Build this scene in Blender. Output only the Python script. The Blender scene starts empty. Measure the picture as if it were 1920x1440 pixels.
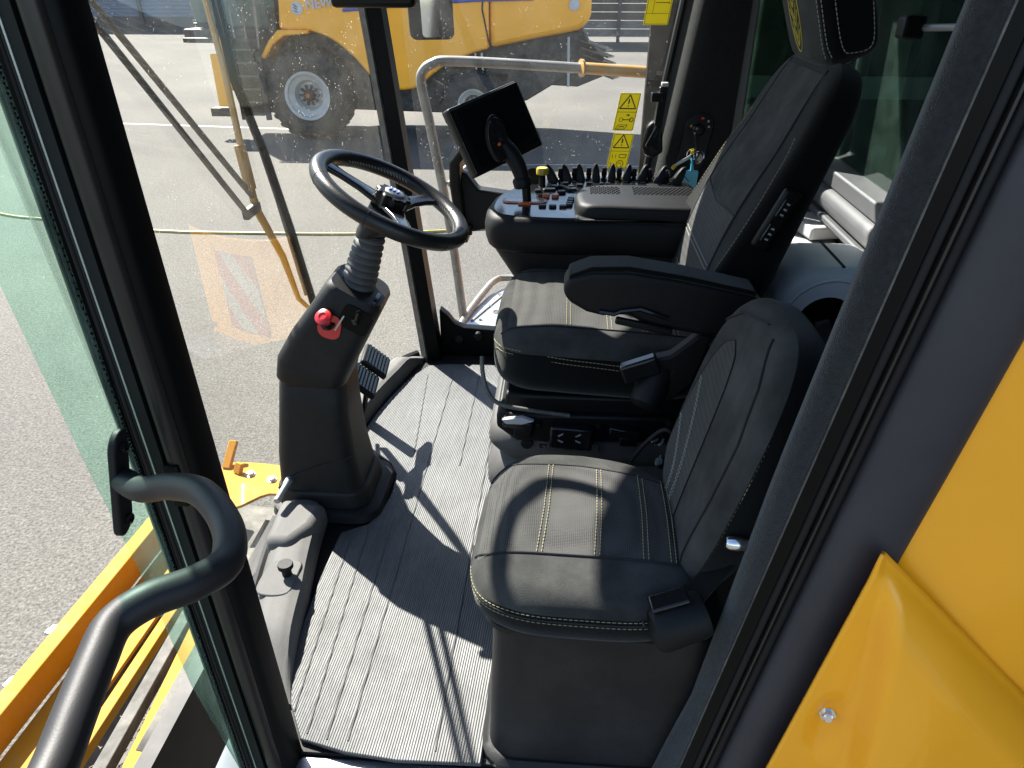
import bpy, bmesh, math, random
from mathutils import Vector, Matrix, Quaternion

random.seed(7)
R = math.radians
scene = bpy.context.scene
COL = scene.collection

# ------------------------------------------------------------------ camera, sky, sun, exposure
cam_d = bpy.data.cameras.new('camera')
cam_d.sensor_width = 36.0
cam_d.lens = 25.5
cam_d.clip_start = 0.02
cam_d.clip_end = 2000
cam = bpy.data.objects.new('camera', cam_d)
COL.objects.link(cam)
cam.location = (0, 0, 1.40)
cam.rotation_euler = (R(90 - 29.5), 0, R(4.2))
scene.camera = cam

SUN_EL, SUN_AZ = 44.0, -46.0          # light travels towards azimuth -46 (x to the rear, y across the cab)
w = bpy.data.worlds.new('World')
scene.world = w
w.use_nodes = True
nt = w.node_tree
bg = nt.nodes['Background']
sky = nt.nodes.new('ShaderNodeTexSky')
sky.sky_type = 'NISHITA'
sky.sun_disc = False
sky.sun_elevation = R(SUN_EL)
sky.sun_rotation = math.atan2(-math.cos(R(SUN_AZ)), -math.sin(R(SUN_AZ)))
sky.air_density = 1.0
sky.dust_density = 0.6
nt.links.new(sky.outputs[0], bg.inputs[0])
bg.inputs[1].default_value = 0.070

sd = bpy.data.lights.new('sun', 'SUN')
sd.energy = 5.0
sd.angle = R(0.53)
sd.color = (1.0, 0.955, 0.88)
sun = bpy.data.objects.new('sun', sd)
COL.objects.link(sun)
sdir = Vector((math.cos(R(SUN_AZ)) * math.cos(R(SUN_EL)), math.sin(R(SUN_AZ)) * math.cos(R(SUN_EL)), -math.sin(R(SUN_EL))))
sun.rotation_euler = sdir.to_track_quat('-Z', 'Y').to_euler()
sun.location = (-6, 8, 8)

scene.view_settings.view_transform = 'Standard'
scene.view_settings.look = 'None'
scene.view_settings.gamma = 1
scene.view_settings.use_curve_mapping = False
scene.view_settings.exposure = 2.25
scene.cycles.transparent_max_bounces = 24
scene.cycles.max_bounces = 10

GZ = -2.1                              # ground level, cab floor is z = 0

# ------------------------------------------------------------------ materials
def new_mat(name):
    m = bpy.data.materials.new(name)
    m.use_nodes = True
    return m, m.node_tree, m.node_tree.nodes['Principled BSDF']

def N(nt, kind, **kw):
    n = nt.nodes.new('ShaderNode' + kind)
    for k, v in kw.items():
        if hasattr(n, k):
            setattr(n, k, v)
        else:
            n.inputs[k.replace('_', ' ')].default_value = v
    return n

def mat(name, col, rough=.5, metal=0, spec=.5, var=.12, vscale=6, bump=0, bscale=200, coat=0, sheen=0, dust=0, rvar=.08, emit=None):
    m, nt, p = new_mat(name)
    tc = N(nt, 'TexCoord')
    nz = N(nt, 'TexNoise', Scale=vscale, Detail=6.0, Roughness=.6)
    nt.links.new(tc.outputs['Object'], nz.inputs['Vector'])
    rmp = N(nt, 'ValToRGB')
    c = Vector(col)
    rmp.color_ramp.elements[0].position = .3
    rmp.color_ramp.elements[1].position = .7
    rmp.color_ramp.elements[0].color = (*(c * (1 - var)), 1)
    rmp.color_ramp.elements[1].color = (*(c * (1 + var)), 1)
    nt.links.new(nz.outputs['Fac'], rmp.inputs['Fac'])
    last = rmp.outputs['Color']
    if dust:
        n2 = N(nt, 'TexNoise', Scale=vscale * 2.3, Detail=9.0, Roughness=.7)
        nt.links.new(tc.outputs['Object'], n2.inputs['Vector'])
        r2 = N(nt, 'ValToRGB')
        r2.color_ramp.elements[0].position = .45
        r2.color_ramp.elements[1].position = .8
        nt.links.new(n2.outputs['Fac'], r2.inputs['Fac'])
        mu = N(nt, 'Math', operation='MULTIPLY')
        mu.inputs[1].default_value = dust
        nt.links.new(r2.outputs['Color'], mu.inputs[0])
        mx = N(nt, 'Mix', data_type='RGBA')
        nt.links.new(mu.outputs[0], mx.inputs['Factor'])
        nt.links.new(last, mx.inputs[6])
        mx.inputs[7].default_value = (.34, .31, .26, 1)
        last = mx.outputs[2]
    nt.links.new(last, p.inputs['Base Color'])
    mr = N(nt, 'MapRange')
    mr.inputs['To Min'].default_value = max(0, rough - rvar)
    mr.inputs['To Max'].default_value = min(1, rough + rvar)
    nt.links.new(nz.outputs['Fac'], mr.inputs['Value'])
    nt.links.new(mr.outputs[0], p.inputs['Roughness'])
    p.inputs['Metallic'].default_value = metal
    p.inputs['Specular IOR Level'].default_value = spec
    if coat:
        p.inputs['Coat Weight'].default_value = coat
        p.inputs['Coat Roughness'].default_value = .06
    if sheen:
        p.inputs['Sheen Weight'].default_value = sheen
        p.inputs['Sheen Roughness'].default_value = .45
        p.inputs['Sheen Tint'].default_value = (.95, .97, .92, 1)
    if bump:
        n3 = N(nt, 'TexNoise', Scale=bscale, Detail=3.0)
        nt.links.new(tc.outputs['Object'], n3.inputs['Vector'])
        b = N(nt, 'Bump', Strength=bump, Distance=.002)
        nt.links.new(n3.outputs['Fac'], b.inputs['Height'])
        nt.links.new(b.outputs[0], p.inputs['Normal'])
    if emit:
        p.inputs['Emission Color'].default_value = (*emit[:3], 1)
        p.inputs['Emission Strength'].default_value = emit[3]
    return m

M = {}
M['black'] = mat('black_plastic', (0.004158, 0.004324, 0.004712), .45, spec=0.196, bump=.25, bscale=420, rvar=.06)
M['satin'] = mat('satin_black_plastic', (0.005355, 0.005544, 0.005985), .52, spec=0.196, bump=.35, bscale=520, vscale=4)
M['column'] = mat('charcoal_moulding', (0.009818, 0.009818, 0.01029), .50, spec=0.21, bump=.3, bscale=600, vscale=3, dust=.035)
M['ledge'] = mat('grey_ledge_moulding', (0.0969, 0.0954, 0.09187), .65, spec=0.25, bump=.4, bscale=500, vscale=4, dust=.12)
M['bellowsgrey'] = mat('grey_bellows_rubber', (0.06077, 0.05984, 0.0589), .6, spec=0.3, vscale=6, dust=.1)
M['rubber'] = mat('black_rubber', (0.00693, 0.00693, 0.00756), .58, spec=0.245, bump=.2, bscale=300)
M['frame'] = mat('black_frame_paint', (0.00192, 0.00192, 0.00216), .45, spec=0.126)
M['seal'] = mat('door_seal_rubber', (0.016, 0.0136, 0.0128), .32, spec=0.35, vscale=18, rvar=.1)
M['post'] = mat('satin_charcoal_post', (0.03397, 0.03263, 0.03751), .50, spec=0.315, bump=.12, bscale=260, dust=.02, vscale=5)
M['handlecoat'] = mat('matte_black_handle_coat', (0.0108, 0.01098, 0.01215), .52, spec=0.28, bump=.06, bscale=500)
M['felt'] = mat('grey_felt', (0.02074, 0.02131, 0.02246), .95, spec=0.1, bump=1.0, bscale=700, var=.3, vscale=120, sheen=.3)
M['darkfelt'] = mat('charcoal_felt', (0.01152, 0.01152, 0.0121), .95, spec=0.1, bump=1.0, bscale=700, var=.3, vscale=120, sheen=.2)
M['fabric'] = mat('charcoal_suede_fabric', (.038, .0385, .037), .95, spec=.03, bump=.7, bscale=900, var=.42, vscale=11, sheen=.05)
M['fabricdark'] = mat('black_side_fabric', (0.003276, 0.003427, 0.003528), .92, spec=0.06, bump=.6, bscale=900, var=.2, vscale=20, sheen=.15)
M['seam'] = mat('dark_seam', (.008, .008, .009), .9)
M['stitch'] = mat('yellow_thread', (0.2025, 0.1837, 0.105), .85)
M['stitchpale'] = mat('pale_thread', (0.225, 0.2325, 0.2025), .85)
M['stitchgold'] = mat('gold_thread', (0.48, 0.384, 0.04), .75)
M['leather'] = mat('wheel_leather', (0.0104, 0.0104, 0.01105), .34, bump=.3, bscale=260, spec=0.35)
M['gloss'] = mat('gloss_black', (0.0078, 0.0078, 0.00845), .16, spec=0.35)
M['screen'] = mat('dark_screen_glass', (0.0048, 0.0048, 0.0054), .12, spec=0.21, rvar=.02)
M['yellow'] = mat('harvester_yellow_paint', (.95, .40, .012), .36, spec=.35, coat=.3, var=.05, vscale=2.5, rvar=.05)
M['yellowdirty'] = mat('dusty_yellow_paint_and_reflection', (0.3881, 0.194, 0.01764), .45, coat=.2, var=.10, vscale=5, dust=.55)
M['yellowmatte'] = mat('matte_yellow_paint', (0.4062, 0.1769, 0.005242), .7, spec=0.2, var=.08, vscale=4, dust=.15)
M['yellowfar'] = mat('far_yellow_paint', (.93, .40, .010), .40, coat=.2, var=.06, vscale=1.2, dust=.05)
M['steel'] = mat('galvanised_steel', (.42, .44, .46), .38, metal=.85, var=.2, vscale=16, rvar=.12)
M['bluemetal'] = mat('pale_blue_grey_sheet', (0.225, 0.2625, 0.285), .38, metal=.35, var=.15, vscale=5, dust=.15)
M['matridge'] = mat('mat_ridge_rubber', (0.06375, 0.06566, 0.06694), .6, spec=0.2)
M['chrome'] = mat('bright_metal', (.7, .7, .7), .2, metal=1)
M['trough'] = mat('dusty_dark_plate', (0.104, 0.1012, 0.09009), .85, spec=0.15, var=.35, vscale=9, dust=.3)
M['railgrey'] = mat('weathered_rail_steel', (0.194, 0.1823, 0.1646), .5, metal=.55, var=.3, vscale=9, dust=.25)
M['greypart'] = mat('dusty_grey_steel', (0.063, 0.06174, 0.0567), .6, metal=.3, var=.3, vscale=14, dust=.35)
M['red'] = mat('red_plastic', (0.4675, 0.01275, 0.017), .28, coat=.4)
M['orange'] = mat('orange_plastic', (0.527, 0.102, 0.02125), .4)
M['knobyellow'] = mat('yellow_knob_plastic', (0.4185, 0.3105, 0.0135), .35, coat=.3)
M['white'] = mat('white_plastic', (0.3869, 0.3869, 0.3806), .45, var=.04, dust=.06)
M['offwhite'] = mat('pale_grey_plastic', (0.252, 0.2646, 0.2709), .45, var=.05)
M['boxwhite'] = mat('white_box_plastic', (.80, .80, .79), .4, var=.03)
M['rimwhite'] = mat('pale_rim_paint', (0.3906, 0.3969, 0.3906), .45, dust=.3, vscale=3)
M['tyre'] = mat('dusty_tyre_rubber', (0.01408, 0.01408, 0.01536), .75, dust=.12, vscale=4, bump=.3, bscale=60)
M['dark'] = mat('dark_machinery', (0.0132, 0.0144, 0.0162), .6, dust=.25, vscale=3)
M['blue'] = mat('blue_stripe_paint', (.03, .06, .30), .4)
M['lettergrey'] = mat('silver_lettering', (0.44, 0.448, 0.464), .4)
M['wood'] = mat('weathered_board', (0.09408, 0.0735, 0.0588), .8, var=.35, vscale=1.2)
M['wood2'] = mat('pale_weathered_board', (0.1529, 0.1411, 0.1294), .8, var=.3, vscale=1.2)
M['cladding'] = mat('blue_grey_cladding', (0.1148, 0.162, 0.2295), .55, var=.18, vscale=.4)
M['claddark'] = mat('dark_steel_post', (0.035, 0.042, 0.0525), .5)
M['linewhite'] = mat('worn_white_paint', (0.3646, 0.3587, 0.341), .8, var=.3, vscale=5)
M['lineyellow'] = mat('worn_yellow_paint', (0.35, 0.252, 0.07), .8, var=.3, vscale=5)
M['hose'] = mat('yellow_hose_rubber', (0.341, 0.2764, 0.04116), .5)
M['bluetag'] = mat('cyan_tag_plastic', (0.04, 0.304, 0.44), .4)
M['ink'] = mat('black_ink', (.015, .015, .015), .6)
M['mirrorglass'] = mat('mirror_glass', (.75, .76, .76), .06, metal=1, var=.02, rvar=.02)
M['brushed'] = mat('brushed_sill_steel', (.42, .43, .45), .35, metal=.9, var=.1)
M['rearpanel'] = mat('grey_rear_trim', (0.06375, 0.066, 0.069), .5, bump=.3, bscale=400)
M['earth'] = mat('straw_dust', (0.165, 0.135, 0.0675), .95, var=.4, vscale=40)
M['greenglassfar'] = mat('dark_green_cab_glass', (.05, .10, .09), .1)

def sticker_mat():
    m, nt, p = new_mat('yellow_sticker_film')
    p.inputs['Base Color'].default_value = (.62, .46, .015, 1)
    p.inputs['Roughness'].default_value = .45
    tr = N(nt, 'BsdfTranslucent')
    tr.inputs['Color'].default_value = (.70, .66, .04, 1)
    mx = N(nt, 'MixShader')
    mx.inputs[0].default_value = .35
    out = nt.nodes['Material Output']
    nt.links.new(p.outputs[0], mx.inputs[1]); nt.links.new(tr.outputs[0], mx.inputs[2])
    nt.links.new(mx.outputs[0], out.inputs['Surface'])
    return m
M['sticker'] = sticker_mat()

def asphalt():
    m, nt, p = new_mat('sunlit_asphalt')
    tc = N(nt, 'TexCoord')
    big = N(nt, 'TexNoise', Scale=.25, Detail=6.0, Roughness=.6)
    mid = N(nt, 'TexNoise', Scale=14.0, Detail=6.0, Roughness=.65)
    vor = N(nt, 'TexVoronoi', Scale=75.0)
    v2 = N(nt, 'TexNoise', Scale=45.0, Detail=4.0, Roughness=.75)
    for n in (big, mid, vor, v2):
        nt.links.new(tc.outputs['Object'], n.inputs['Vector'])
    r1 = N(nt, 'ValToRGB')
    r1.color_ramp.elements[0].position = .3; r1.color_ramp.elements[0].color = (.077, .073, .066, 1)
    r1.color_ramp.elements[1].position = .7; r1.color_ramp.elements[1].color = (.110, .1045, .093, 1)
    nt.links.new(big.outputs['Fac'], r1.inputs['Fac'])
    r2 = N(nt, 'ValToRGB')
    r2.color_ramp.elements[0].position = .36; r2.color_ramp.elements[0].color = (.42, .42, .42, 1)
    r2.color_ramp.elements[1].position = .66; r2.color_ramp.elements[1].color = (1.45, 1.45, 1.42, 1)
    nt.links.new(v2.outputs['Fac'], r2.inputs['Fac'])
    r3 = N(nt, 'ValToRGB')
    r3.color_ramp.elements[0].position = .3; r3.color_ramp.elements[0].color = (.78, .78, .78, 1)
    r3.color_ramp.elements[1].position = .7; r3.color_ramp.elements[1].color = (1.15, 1.15, 1.15, 1)
    nt.links.new(mid.outputs['Fac'], r3.inputs['Fac'])
    m1 = N(nt, 'Mix', data_type='RGBA', blend_type='MULTIPLY'); m1.inputs['Factor'].default_value = 1
    m2 = N(nt, 'Mix', data_type='RGBA', blend_type='MULTIPLY'); m2.inputs['Factor'].default_value = 1
    nt.links.new(r1.outputs[0], m1.inputs[6]); nt.links.new(r2.outputs[0], m1.inputs[7])
    nt.links.new(m1.outputs[2], m2.inputs[6]); nt.links.new(r3.outputs[0], m2.inputs[7])
    nt.links.new(m2.outputs[2], p.inputs['Base Color'])
    p.inputs['Roughness'].default_value = .9
    p.inputs['Specular IOR Level'].default_value = .25
    b = N(nt, 'Bump', Strength=.6, Distance=.006)
    nt.links.new(vor.outputs['Distance'], b.inputs['Height'])
    nt.links.new(b.outputs[0], p.inputs['Normal'])
    return m
M['asphalt'] = asphalt()

def glass(name, tint, dust=.03, specks=0.0, dustcol=(.75, .75, .72), refl=1.0):
    m, nt, p = new_mat(name)
    nt.nodes.remove(p)
    out = nt.nodes['Material Output']
    tr = N(nt, 'BsdfTransparent'); tr.inputs['Color'].default_value = (*tint, 1)
    gl = N(nt, 'BsdfGlossy'); gl.inputs['Roughness'].default_value = .0
    # two-sided Schlick reflectance of a thin pane
    ge = N(nt, 'NewGeometry')
    dt = N(nt, 'VectorMath', operation='DOT_PRODUCT')
    nt.links.new(ge.outputs['Incoming'], dt.inputs[0]); nt.links.new(ge.outputs['Normal'], dt.inputs[1])
    ab = N(nt, 'Math', operation='ABSOLUTE'); nt.links.new(dt.outputs['Value'], ab.inputs[0])
    om = N(nt, 'Math', operation='SUBTRACT'); om.inputs[0].default_value = 1.0; nt.links.new(ab.outputs[0], om.inputs[1])
    pw5 = N(nt, 'Math', operation='POWER'); pw5.inputs[1].default_value = 5.0; nt.links.new(om.outputs[0], pw5.inputs[0])
    mu = N(nt, 'Math', operation='MULTIPLY_ADD'); mu.inputs[1].default_value = .85 * refl; mu.inputs[2].default_value = .045 * refl
    nt.links.new(pw5.outputs[0], mu.inputs[0])
    mx = N(nt, 'MixShader')
    nt.links.new(mu.outputs[0], mx.inputs[0]); nt.links.new(tr.outputs[0], mx.inputs[1]); nt.links.new(gl.outputs[0], mx.inputs[2])
    df = N(nt, 'BsdfDiffuse'); df.inputs['Color'].default_value = (*dustcol, 1)
    tl = N(nt, 'BsdfTranslucent'); tl.inputs['Color'].default_value = (*dustcol, 1)
    md = N(nt, 'MixShader'); md.inputs[0].default_value = .5
    nt.links.new(df.outputs[0], md.inputs[1]); nt.links.new(tl.outputs[0], md.inputs[2])
    tc = N(nt, 'TexCoord')
    nz = N(nt, 'TexNoise', Scale=7.0, Detail=8.0, Roughness=.7)
    nt.links.new(tc.outputs['Object'], nz.inputs['Vector'])
    rp = N(nt, 'ValToRGB')
    rp.color_ramp.elements[0].position = .35; rp.color_ramp.elements[0].color = (dust * .35,) * 3 + (1,)
    rp.color_ramp.elements[1].position = .75; rp.color_ramp.elements[1].color = (dust * 1.5,) * 3 + (1,)
    nt.links.new(nz.outputs['Fac'], rp.inputs['Fac'])
    last = rp.outputs[0]
    if specks:
        vo = N(nt, 'TexVoronoi', Scale=95.0)
        nt.links.new(tc.outputs['Object'], vo.inputs['Vector'])
        sp = N(nt, 'ValToRGB')
        sp.color_ramp.elements[0].position = .10; sp.color_ramp.elements[0].color = (specks, specks, specks, 1)
        sp.color_ramp.elements[1].position = .22; sp.color_ramp.elements[1].color = (0, 0, 0, 1)
        nt.links.new(vo.outputs['Distance'], sp.inputs['Fac'])
        n4 = N(nt, 'TexNoise', Scale=22.0, Detail=2.0)
        nt.links.new(tc.outputs['Object'], n4.inputs['Vector'])
        gate = N(nt, 'ValToRGB')
        gate.color_ramp.elements[0].position = .50; gate.color_ramp.elements[0].color = (0, 0, 0, 1)
        gate.color_ramp.elements[1].position = .64; gate.color_ramp.elements[1].color = (1, 1, 1, 1)
        nt.links.new(n4.outputs['Fac'], gate.inputs['Fac'])
        mg = N(nt, 'Math', operation='MULTIPLY')
        nt.links.new(sp.outputs[0], mg.inputs[0]); nt.links.new(gate.outputs[0], mg.inputs[1])
        ad = N(nt, 'Math', operation='ADD')
        nt.links.new(last, ad.inputs[0]); nt.links.new(mg.outputs[0], ad.inputs[1])
        last = ad.outputs[0]
    m2 = N(nt, 'MixShader')
    nt.links.new(last, m2.inputs[0]); nt.links.new(mx.outputs[0], m2.inputs[1]); nt.links.new(md.outputs[0], m2.inputs[2])
    nt.links.new(m2.outputs[0], out.inputs['Surface'])
    return m
M['glass'] = glass('dusty_windscreen_glass', (.94, .95, .93), dust=.042, specks=.45, dustcol=(.80, .76, .66))
M['sideglass'] = glass('side_window_glass', (.93, .95, .95), dust=.022, specks=.35)
M['greenglass'] = glass('green_tinted_door_glass', (.56, .80, .70), dust=.09, specks=.15, dustcol=(.50, .78, .64))
M['rearglass'] = glass('dark_green_rear_glass', (.36, .52, .45), dust=.06, dustcol=(.30, .48, .40))

def mat_rubber():
    m, nt, p = new_mat('ribbed_floor_mat_rubber')
    tc = N(nt, 'TexCoord')
    mp = N(nt, 'Mapping'); mp.inputs['Rotation'].default_value = (0, 0, R(3))
    nt.links.new(tc.outputs['Object'], mp.inputs['Vector'])
    wv = N(nt, 'TexWave', Scale=56.0, Distortion=.25, Detail=1.0)
    wv.bands_direction = 'X'
    nt.links.new(mp.outputs[0], wv.inputs['Vector'])
    st = N(nt, 'Mapping'); st.inputs['Scale'].default_value = (26, 1.6, 1)
    nt.links.new(mp.outputs[0], st.inputs['Vector'])
    streak = N(nt, 'TexNoise', Scale=3.0, Detail=7.0, Roughness=.7)
    nt.links.new(st.outputs[0], streak.inputs['Vector'])
    blot = N(nt, 'TexNoise', Scale=7.0, Detail=7.0, Roughness=.65)
    nt.links.new(tc.outputs['Object'], blot.inputs['Vector'])
    r = N(nt, 'ValToRGB')
    r.color_ramp.elements[0].position = .34; r.color_ramp.elements[0].color = (.031, .033, .0345, 1)
    r.color_ramp.elements[1].position = .70; r.color_ramp.elements[1].color = (.094, .096, .095, 1)
    mxf = N(nt, 'Math', operation='MULTIPLY_ADD'); mxf.inputs[1].default_value = .5
    nt.links.new(streak.outputs['Fac'], mxf.inputs[0])
    hb = N(nt, 'Math', operation='MULTIPLY'); hb.inputs[1].default_value = .5
    nt.links.new(blot.outputs['Fac'], hb.inputs[0]); nt.links.new(hb.outputs[0], mxf.inputs[2])
    nt.links.new(mxf.outputs[0], r.inputs['Fac'])
    rib = N(nt, 'ValToRGB')
    rib.color_ramp.elements[0].position = .1; rib.color_ramp.elements[0].color = (.55, .55, .55, 1)
    rib.color_ramp.elements[1].position = .5; rib.color_ramp.elements[1].color = (1, 1, 1, 1)
    nt.links.new(wv.outputs['Fac'], rib.inputs['Fac'])
    ml = N(nt, 'Mix', data_type='RGBA', blend_type='MULTIPLY'); ml.inputs['Factor'].default_value = .3
    nt.links.new(r.outputs[0], ml.inputs[6]); nt.links.new(rib.outputs[0], ml.inputs[7])
    sn = N(nt, 'TexNoise', Scale=65.0, Detail=5.0, Roughness=.8)
    nt.links.new(tc.outputs['Object'], sn.inputs['Vector'])
    sr = N(nt, 'ValToRGB')
    sr.color_ramp.elements[0].position = .62; sr.color_ramp.elements[0].color = (0, 0, 0, 1)
    sr.color_ramp.elements[1].position = .74; sr.color_ramp.elements[1].color = (.8, .8, .8, 1)
    nt.links.new(sn.outputs['Fac'], sr.inputs['Fac'])
    ms = N(nt, 'Mix', data_type='RGBA')
    nt.links.new(sr.outputs[0], ms.inputs['Factor']); nt.links.new(ml.outputs[2], ms.inputs[6])
    ms.inputs[7].default_value = (.135, .135, .132, 1)
    nt.links.new(ms.outputs[2], p.inputs['Base Color'])
    rr = N(nt, 'MapRange'); rr.inputs['To Min'].default_value = .62; rr.inputs['To Max'].default_value = .42
    nt.links.new(blot.outputs['Fac'], rr.inputs['Value']); nt.links.new(rr.outputs[0], p.inputs['Roughness'])
    b = N(nt, 'Bump', Strength=.4, Distance=.003)
    nt.links.new(wv.outputs['Fac'], b.inputs['Height'])
    b2 = N(nt, 'Bump', Strength=.25, Distance=.004)
    nt.links.new(streak.outputs['Fac'], b2.inputs['Height']); nt.links.new(b.outputs[0], b2.inputs['Normal'])
    nt.links.new(b2.outputs[0], p.inputs['Normal'])
    return m
M['mat'] = mat_rubber()

def perf_fabric(name, base):
    m, nt, p = new_mat(name)
    tc = N(nt, 'TexCoord')
    vo = N(nt, 'TexVoronoi', Scale=260.0); vo.inputs['Randomness'].default_value = .12
    nt.links.new(tc.outputs['Object'], vo.inputs['Vector'])
    nz = N(nt, 'TexNoise', Scale=14.0, Detail=6.0)
    nt.links.new(tc.outputs['Object'], nz.inputs['Vector'])
    r = N(nt, 'ValToRGB')
    r.color_ramp.elements[0].position = .18; r.color_ramp.elements[0].color = (base[0] * .3, base[1] * .3, base[2] * .3, 1)
    r.color_ramp.elements[1].position = .42; r.color_ramp.elements[1].color = (*base, 1)
    nt.links.new(vo.outputs['Distance'], r.inputs['Fac'])
    r2 = N(nt, 'ValToRGB')
    r2.color_ramp.elements[0].color = (.72, .72, .72, 1); r2.color_ramp.elements[1].color = (1.25, 1.25, 1.25, 1)
    nt.links.new(nz.outputs['Fac'], r2.inputs['Fac'])
    ml = N(nt, 'Mix', data_type='RGBA', blend_type='MULTIPLY'); ml.inputs['Factor'].default_value = 1
    nt.links.new(r.outputs[0], ml.inputs[6]); nt.links.new(r2.outputs[0], ml.inputs[7])
    nt.links.new(ml.outputs[2], p.inputs['Base Color'])
    p.inputs['Roughness'].default_value = .85
    p.inputs['Specular IOR Level'].default_value = .06
    p.inputs['Sheen Weight'].default_value = .05
    b = N(nt, 'Bump', Strength=.5, Distance=.0015)
    nt.links.new(vo.outputs['Distance'], b.inputs['Height']); nt.links.new(b.outputs[0], p.inputs['Normal'])
    return m
M['perf'] = perf_fabric('perforated_seat_fabric', (.050, .050, .048))

# ------------------------------------------------------------------ mesh helpers
ORG = {}

class MB:
    def __init__(s):
        s.v = []; s.f = []
    def add(s, vs, fs):
        o = len(s.v)
        s.v += [Vector(p) for p in vs]
        s.f += [tuple(i + o for i in f) for f in fs]
        return s
    def box(s, c, d, rot=None):
        c = Vector(c); h = Vector(d) / 2
        vs = [Vector((x * h.x, y * h.y, z * h.z)) for x in (-1, 1) for y in (-1, 1) for z in (-1, 1)]
        if rot is not None:
            vs = [rot @ p for p in vs]
        return s.add([p + c for p in vs], [(0, 1, 3, 2), (4, 6, 7, 5), (0, 4, 5, 1), (2, 3, 7, 6), (0, 2, 6, 4), (1, 5, 7, 3)])
    def bar(s, a, b, w, t, upv=(0, 0, 1)):
        a = Vector(a); b = Vector(b); d = (b - a); L = d.length; d.normalize()
        u = Vector(upv); x = d.cross(u)
        if x.length < 1e-4: x = d.cross(Vector((0, 1, 0)))
        x.normalize(); u = x.cross(d)
        m = Matrix((x, d, u)).transposed()
        return s.box((a + b) / 2, (w, L, t), m)
    def loft(s, rings, closed=True, cap=True):
        n = len(rings[0]); o = len(s.v)
        for r in rings:
            s.v += [Vector(p) for p in r]
        m = n if closed else n - 1
        for i in range(len(rings) - 1):
            for j in range(m):
                k = (j + 1) % n
                s.f.append((o + i * n + j, o + i * n + k, o + (i + 1) * n + k, o + (i + 1) * n + j))
        if cap and closed:
            s.f.append(tuple(o + j for j in reversed(range(n))))
            q = o + (len(rings) - 1) * n
            s.f.append(tuple(q + j for j in range(n)))
        return s
    def tube(s, path, r, n=12, closed=False, flat=1.0):
        P = [Vector(p) for p in path]
        rr = r if isinstance(r, (list, tuple)) else [r] * len(P)
        rings = []; prev = None
        for i, p in enumerate(P):
            if closed:
                t = P[(i + 1) % len(P)] - P[i - 1]
            else:
                t = P[min(i + 1, len(P) - 1)] - P[max(i - 1, 0)]
            t.normalize()
            if prev is None:
                a = Vector((0, 0, 1)) if abs(t.z) < .9 else Vector((1, 0, 0))
                u = t.cross(a).normalized()
            else:
                u = (prev - t * prev.dot(t)).normalized()
            prev = u; vv = t.cross(u)
            rings.append([p + (u * math.cos(2 * math.pi * k / n) + vv * math.sin(2 * math.pi * k / n) * flat) * rr[i] for k in range(n)])
        if closed:
            o = len(s.v)
            for g in rings: s.v += g
            for i in range(len(rings)):
                i2 = (i + 1) % len(rings)
                for j in range(n):
                    k = (j + 1) % n
                    s.f.append((o + i * n + j, o + i * n + k, o + i2 * n + k, o + i2 * n + j))
            return s
        return s.loft(rings)
    def lathe(s, prof, c, axis, n=32, cap=True):
        c = Vector(c); a = Vector(axis).normalized()
        h = Vector((0, 0, 1)) if abs(a.z) < .9 else Vector((1, 0, 0))
        u = a.cross(h).normalized(); v = a.cross(u)
        rings = [[c + a * z + (u * math.cos(2 * math.pi * k / n) + v * math.sin(2 * math.pi * k / n)) * max(r, 1e-5) for k in range(n)] for r, z in prof]
        return s.loft(rings, cap=cap)
    def prism(s, poly, to3, lo, hi):
        n = len(poly)
        a = [to3(p[0], p[1], lo) for p in poly]; b = [to3(p[0], p[1], hi) for p in poly]
        return s.loft([a, b])
    def grid(s, fn, nu, nv):
        o = len(s.v)
        for i in range(nu + 1):
            for j in range(nv + 1):
                s.v.append(Vector(fn(i / nu, j / nv)))
        for i in range(nu):
            for j in range(nv):
                q = o + i * (nv + 1) + j
                s.f.append((q, q + 1, q + nv + 2, q + nv + 1))
        return s
    def build(s, name, m, parent=None, bevel=0, seg=2, sub=0, solid=0, smooth=40, recalc=True):
        me = bpy.data.meshes.new(name)
        org = ORG.get(parent.name, Vector()) if parent is not None else Vector()
        base = Vector()
        if parent is None and s.v:
            mn = Vector((min(p.x for p in s.v), min(p.y for p in s.v), min(p.z for p in s.v)))
            mxv = Vector((max(p.x for p in s.v), max(p.y for p in s.v), max(p.z for p in s.v)))
            base = Vector(((mn.x + mxv.x) / 2, (mn.y + mxv.y) / 2, mn.z))
            org = base
        me.from_pydata([tuple(p - org) for p in s.v], [], s.f)
        if recalc:
            bm = bmesh.new(); bm.from_mesh(me)
            bmesh.ops.recalc_face_normals(bm, faces=bm.faces)
            bm.to_mesh(me); bm.free()
        me.materials.append(M[m] if isinstance(m, str) else m)
        o = bpy.data.objects.new(name, me)
        COL.objects.link(o)
        if parent is None:
            o.location = base
        else:
            o.parent = parent
        ORG[o.name] = org
        if solid:
            md = o.modifiers.new('thickness', 'SOLIDIFY'); md.thickness = solid; md.offset = 0
        if bevel:
            md = o.modifiers.new('bevel', 'BEVEL'); md.width = bevel; md.segments = seg; md.limit_method = 'ANGLE'; md.angle_limit = R(30)
        if sub:
            md = o.modifiers.new('sub', 'SUBSURF'); md.levels = sub; md.render_levels = sub
        me.polygons.foreach_set('use_smooth', [True] * len(me.polygons))
        if smooth and not sub:
            me.set_sharp_from_angle(angle=R(smooth))
        return o

class Pieces:
    """every call makes one piece, every piece becomes an object of its own"""
    def __init__(s): s.l = []
    def __getattr__(s, k):
        def f(*a, **kw):
            m = MB(); getattr(m, k)(*a, **kw); s.l.append(m)
            return s
        return f
    def build(s, *a, **kw):
        return [m.build(*a, **kw) for m in s.l]

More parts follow.
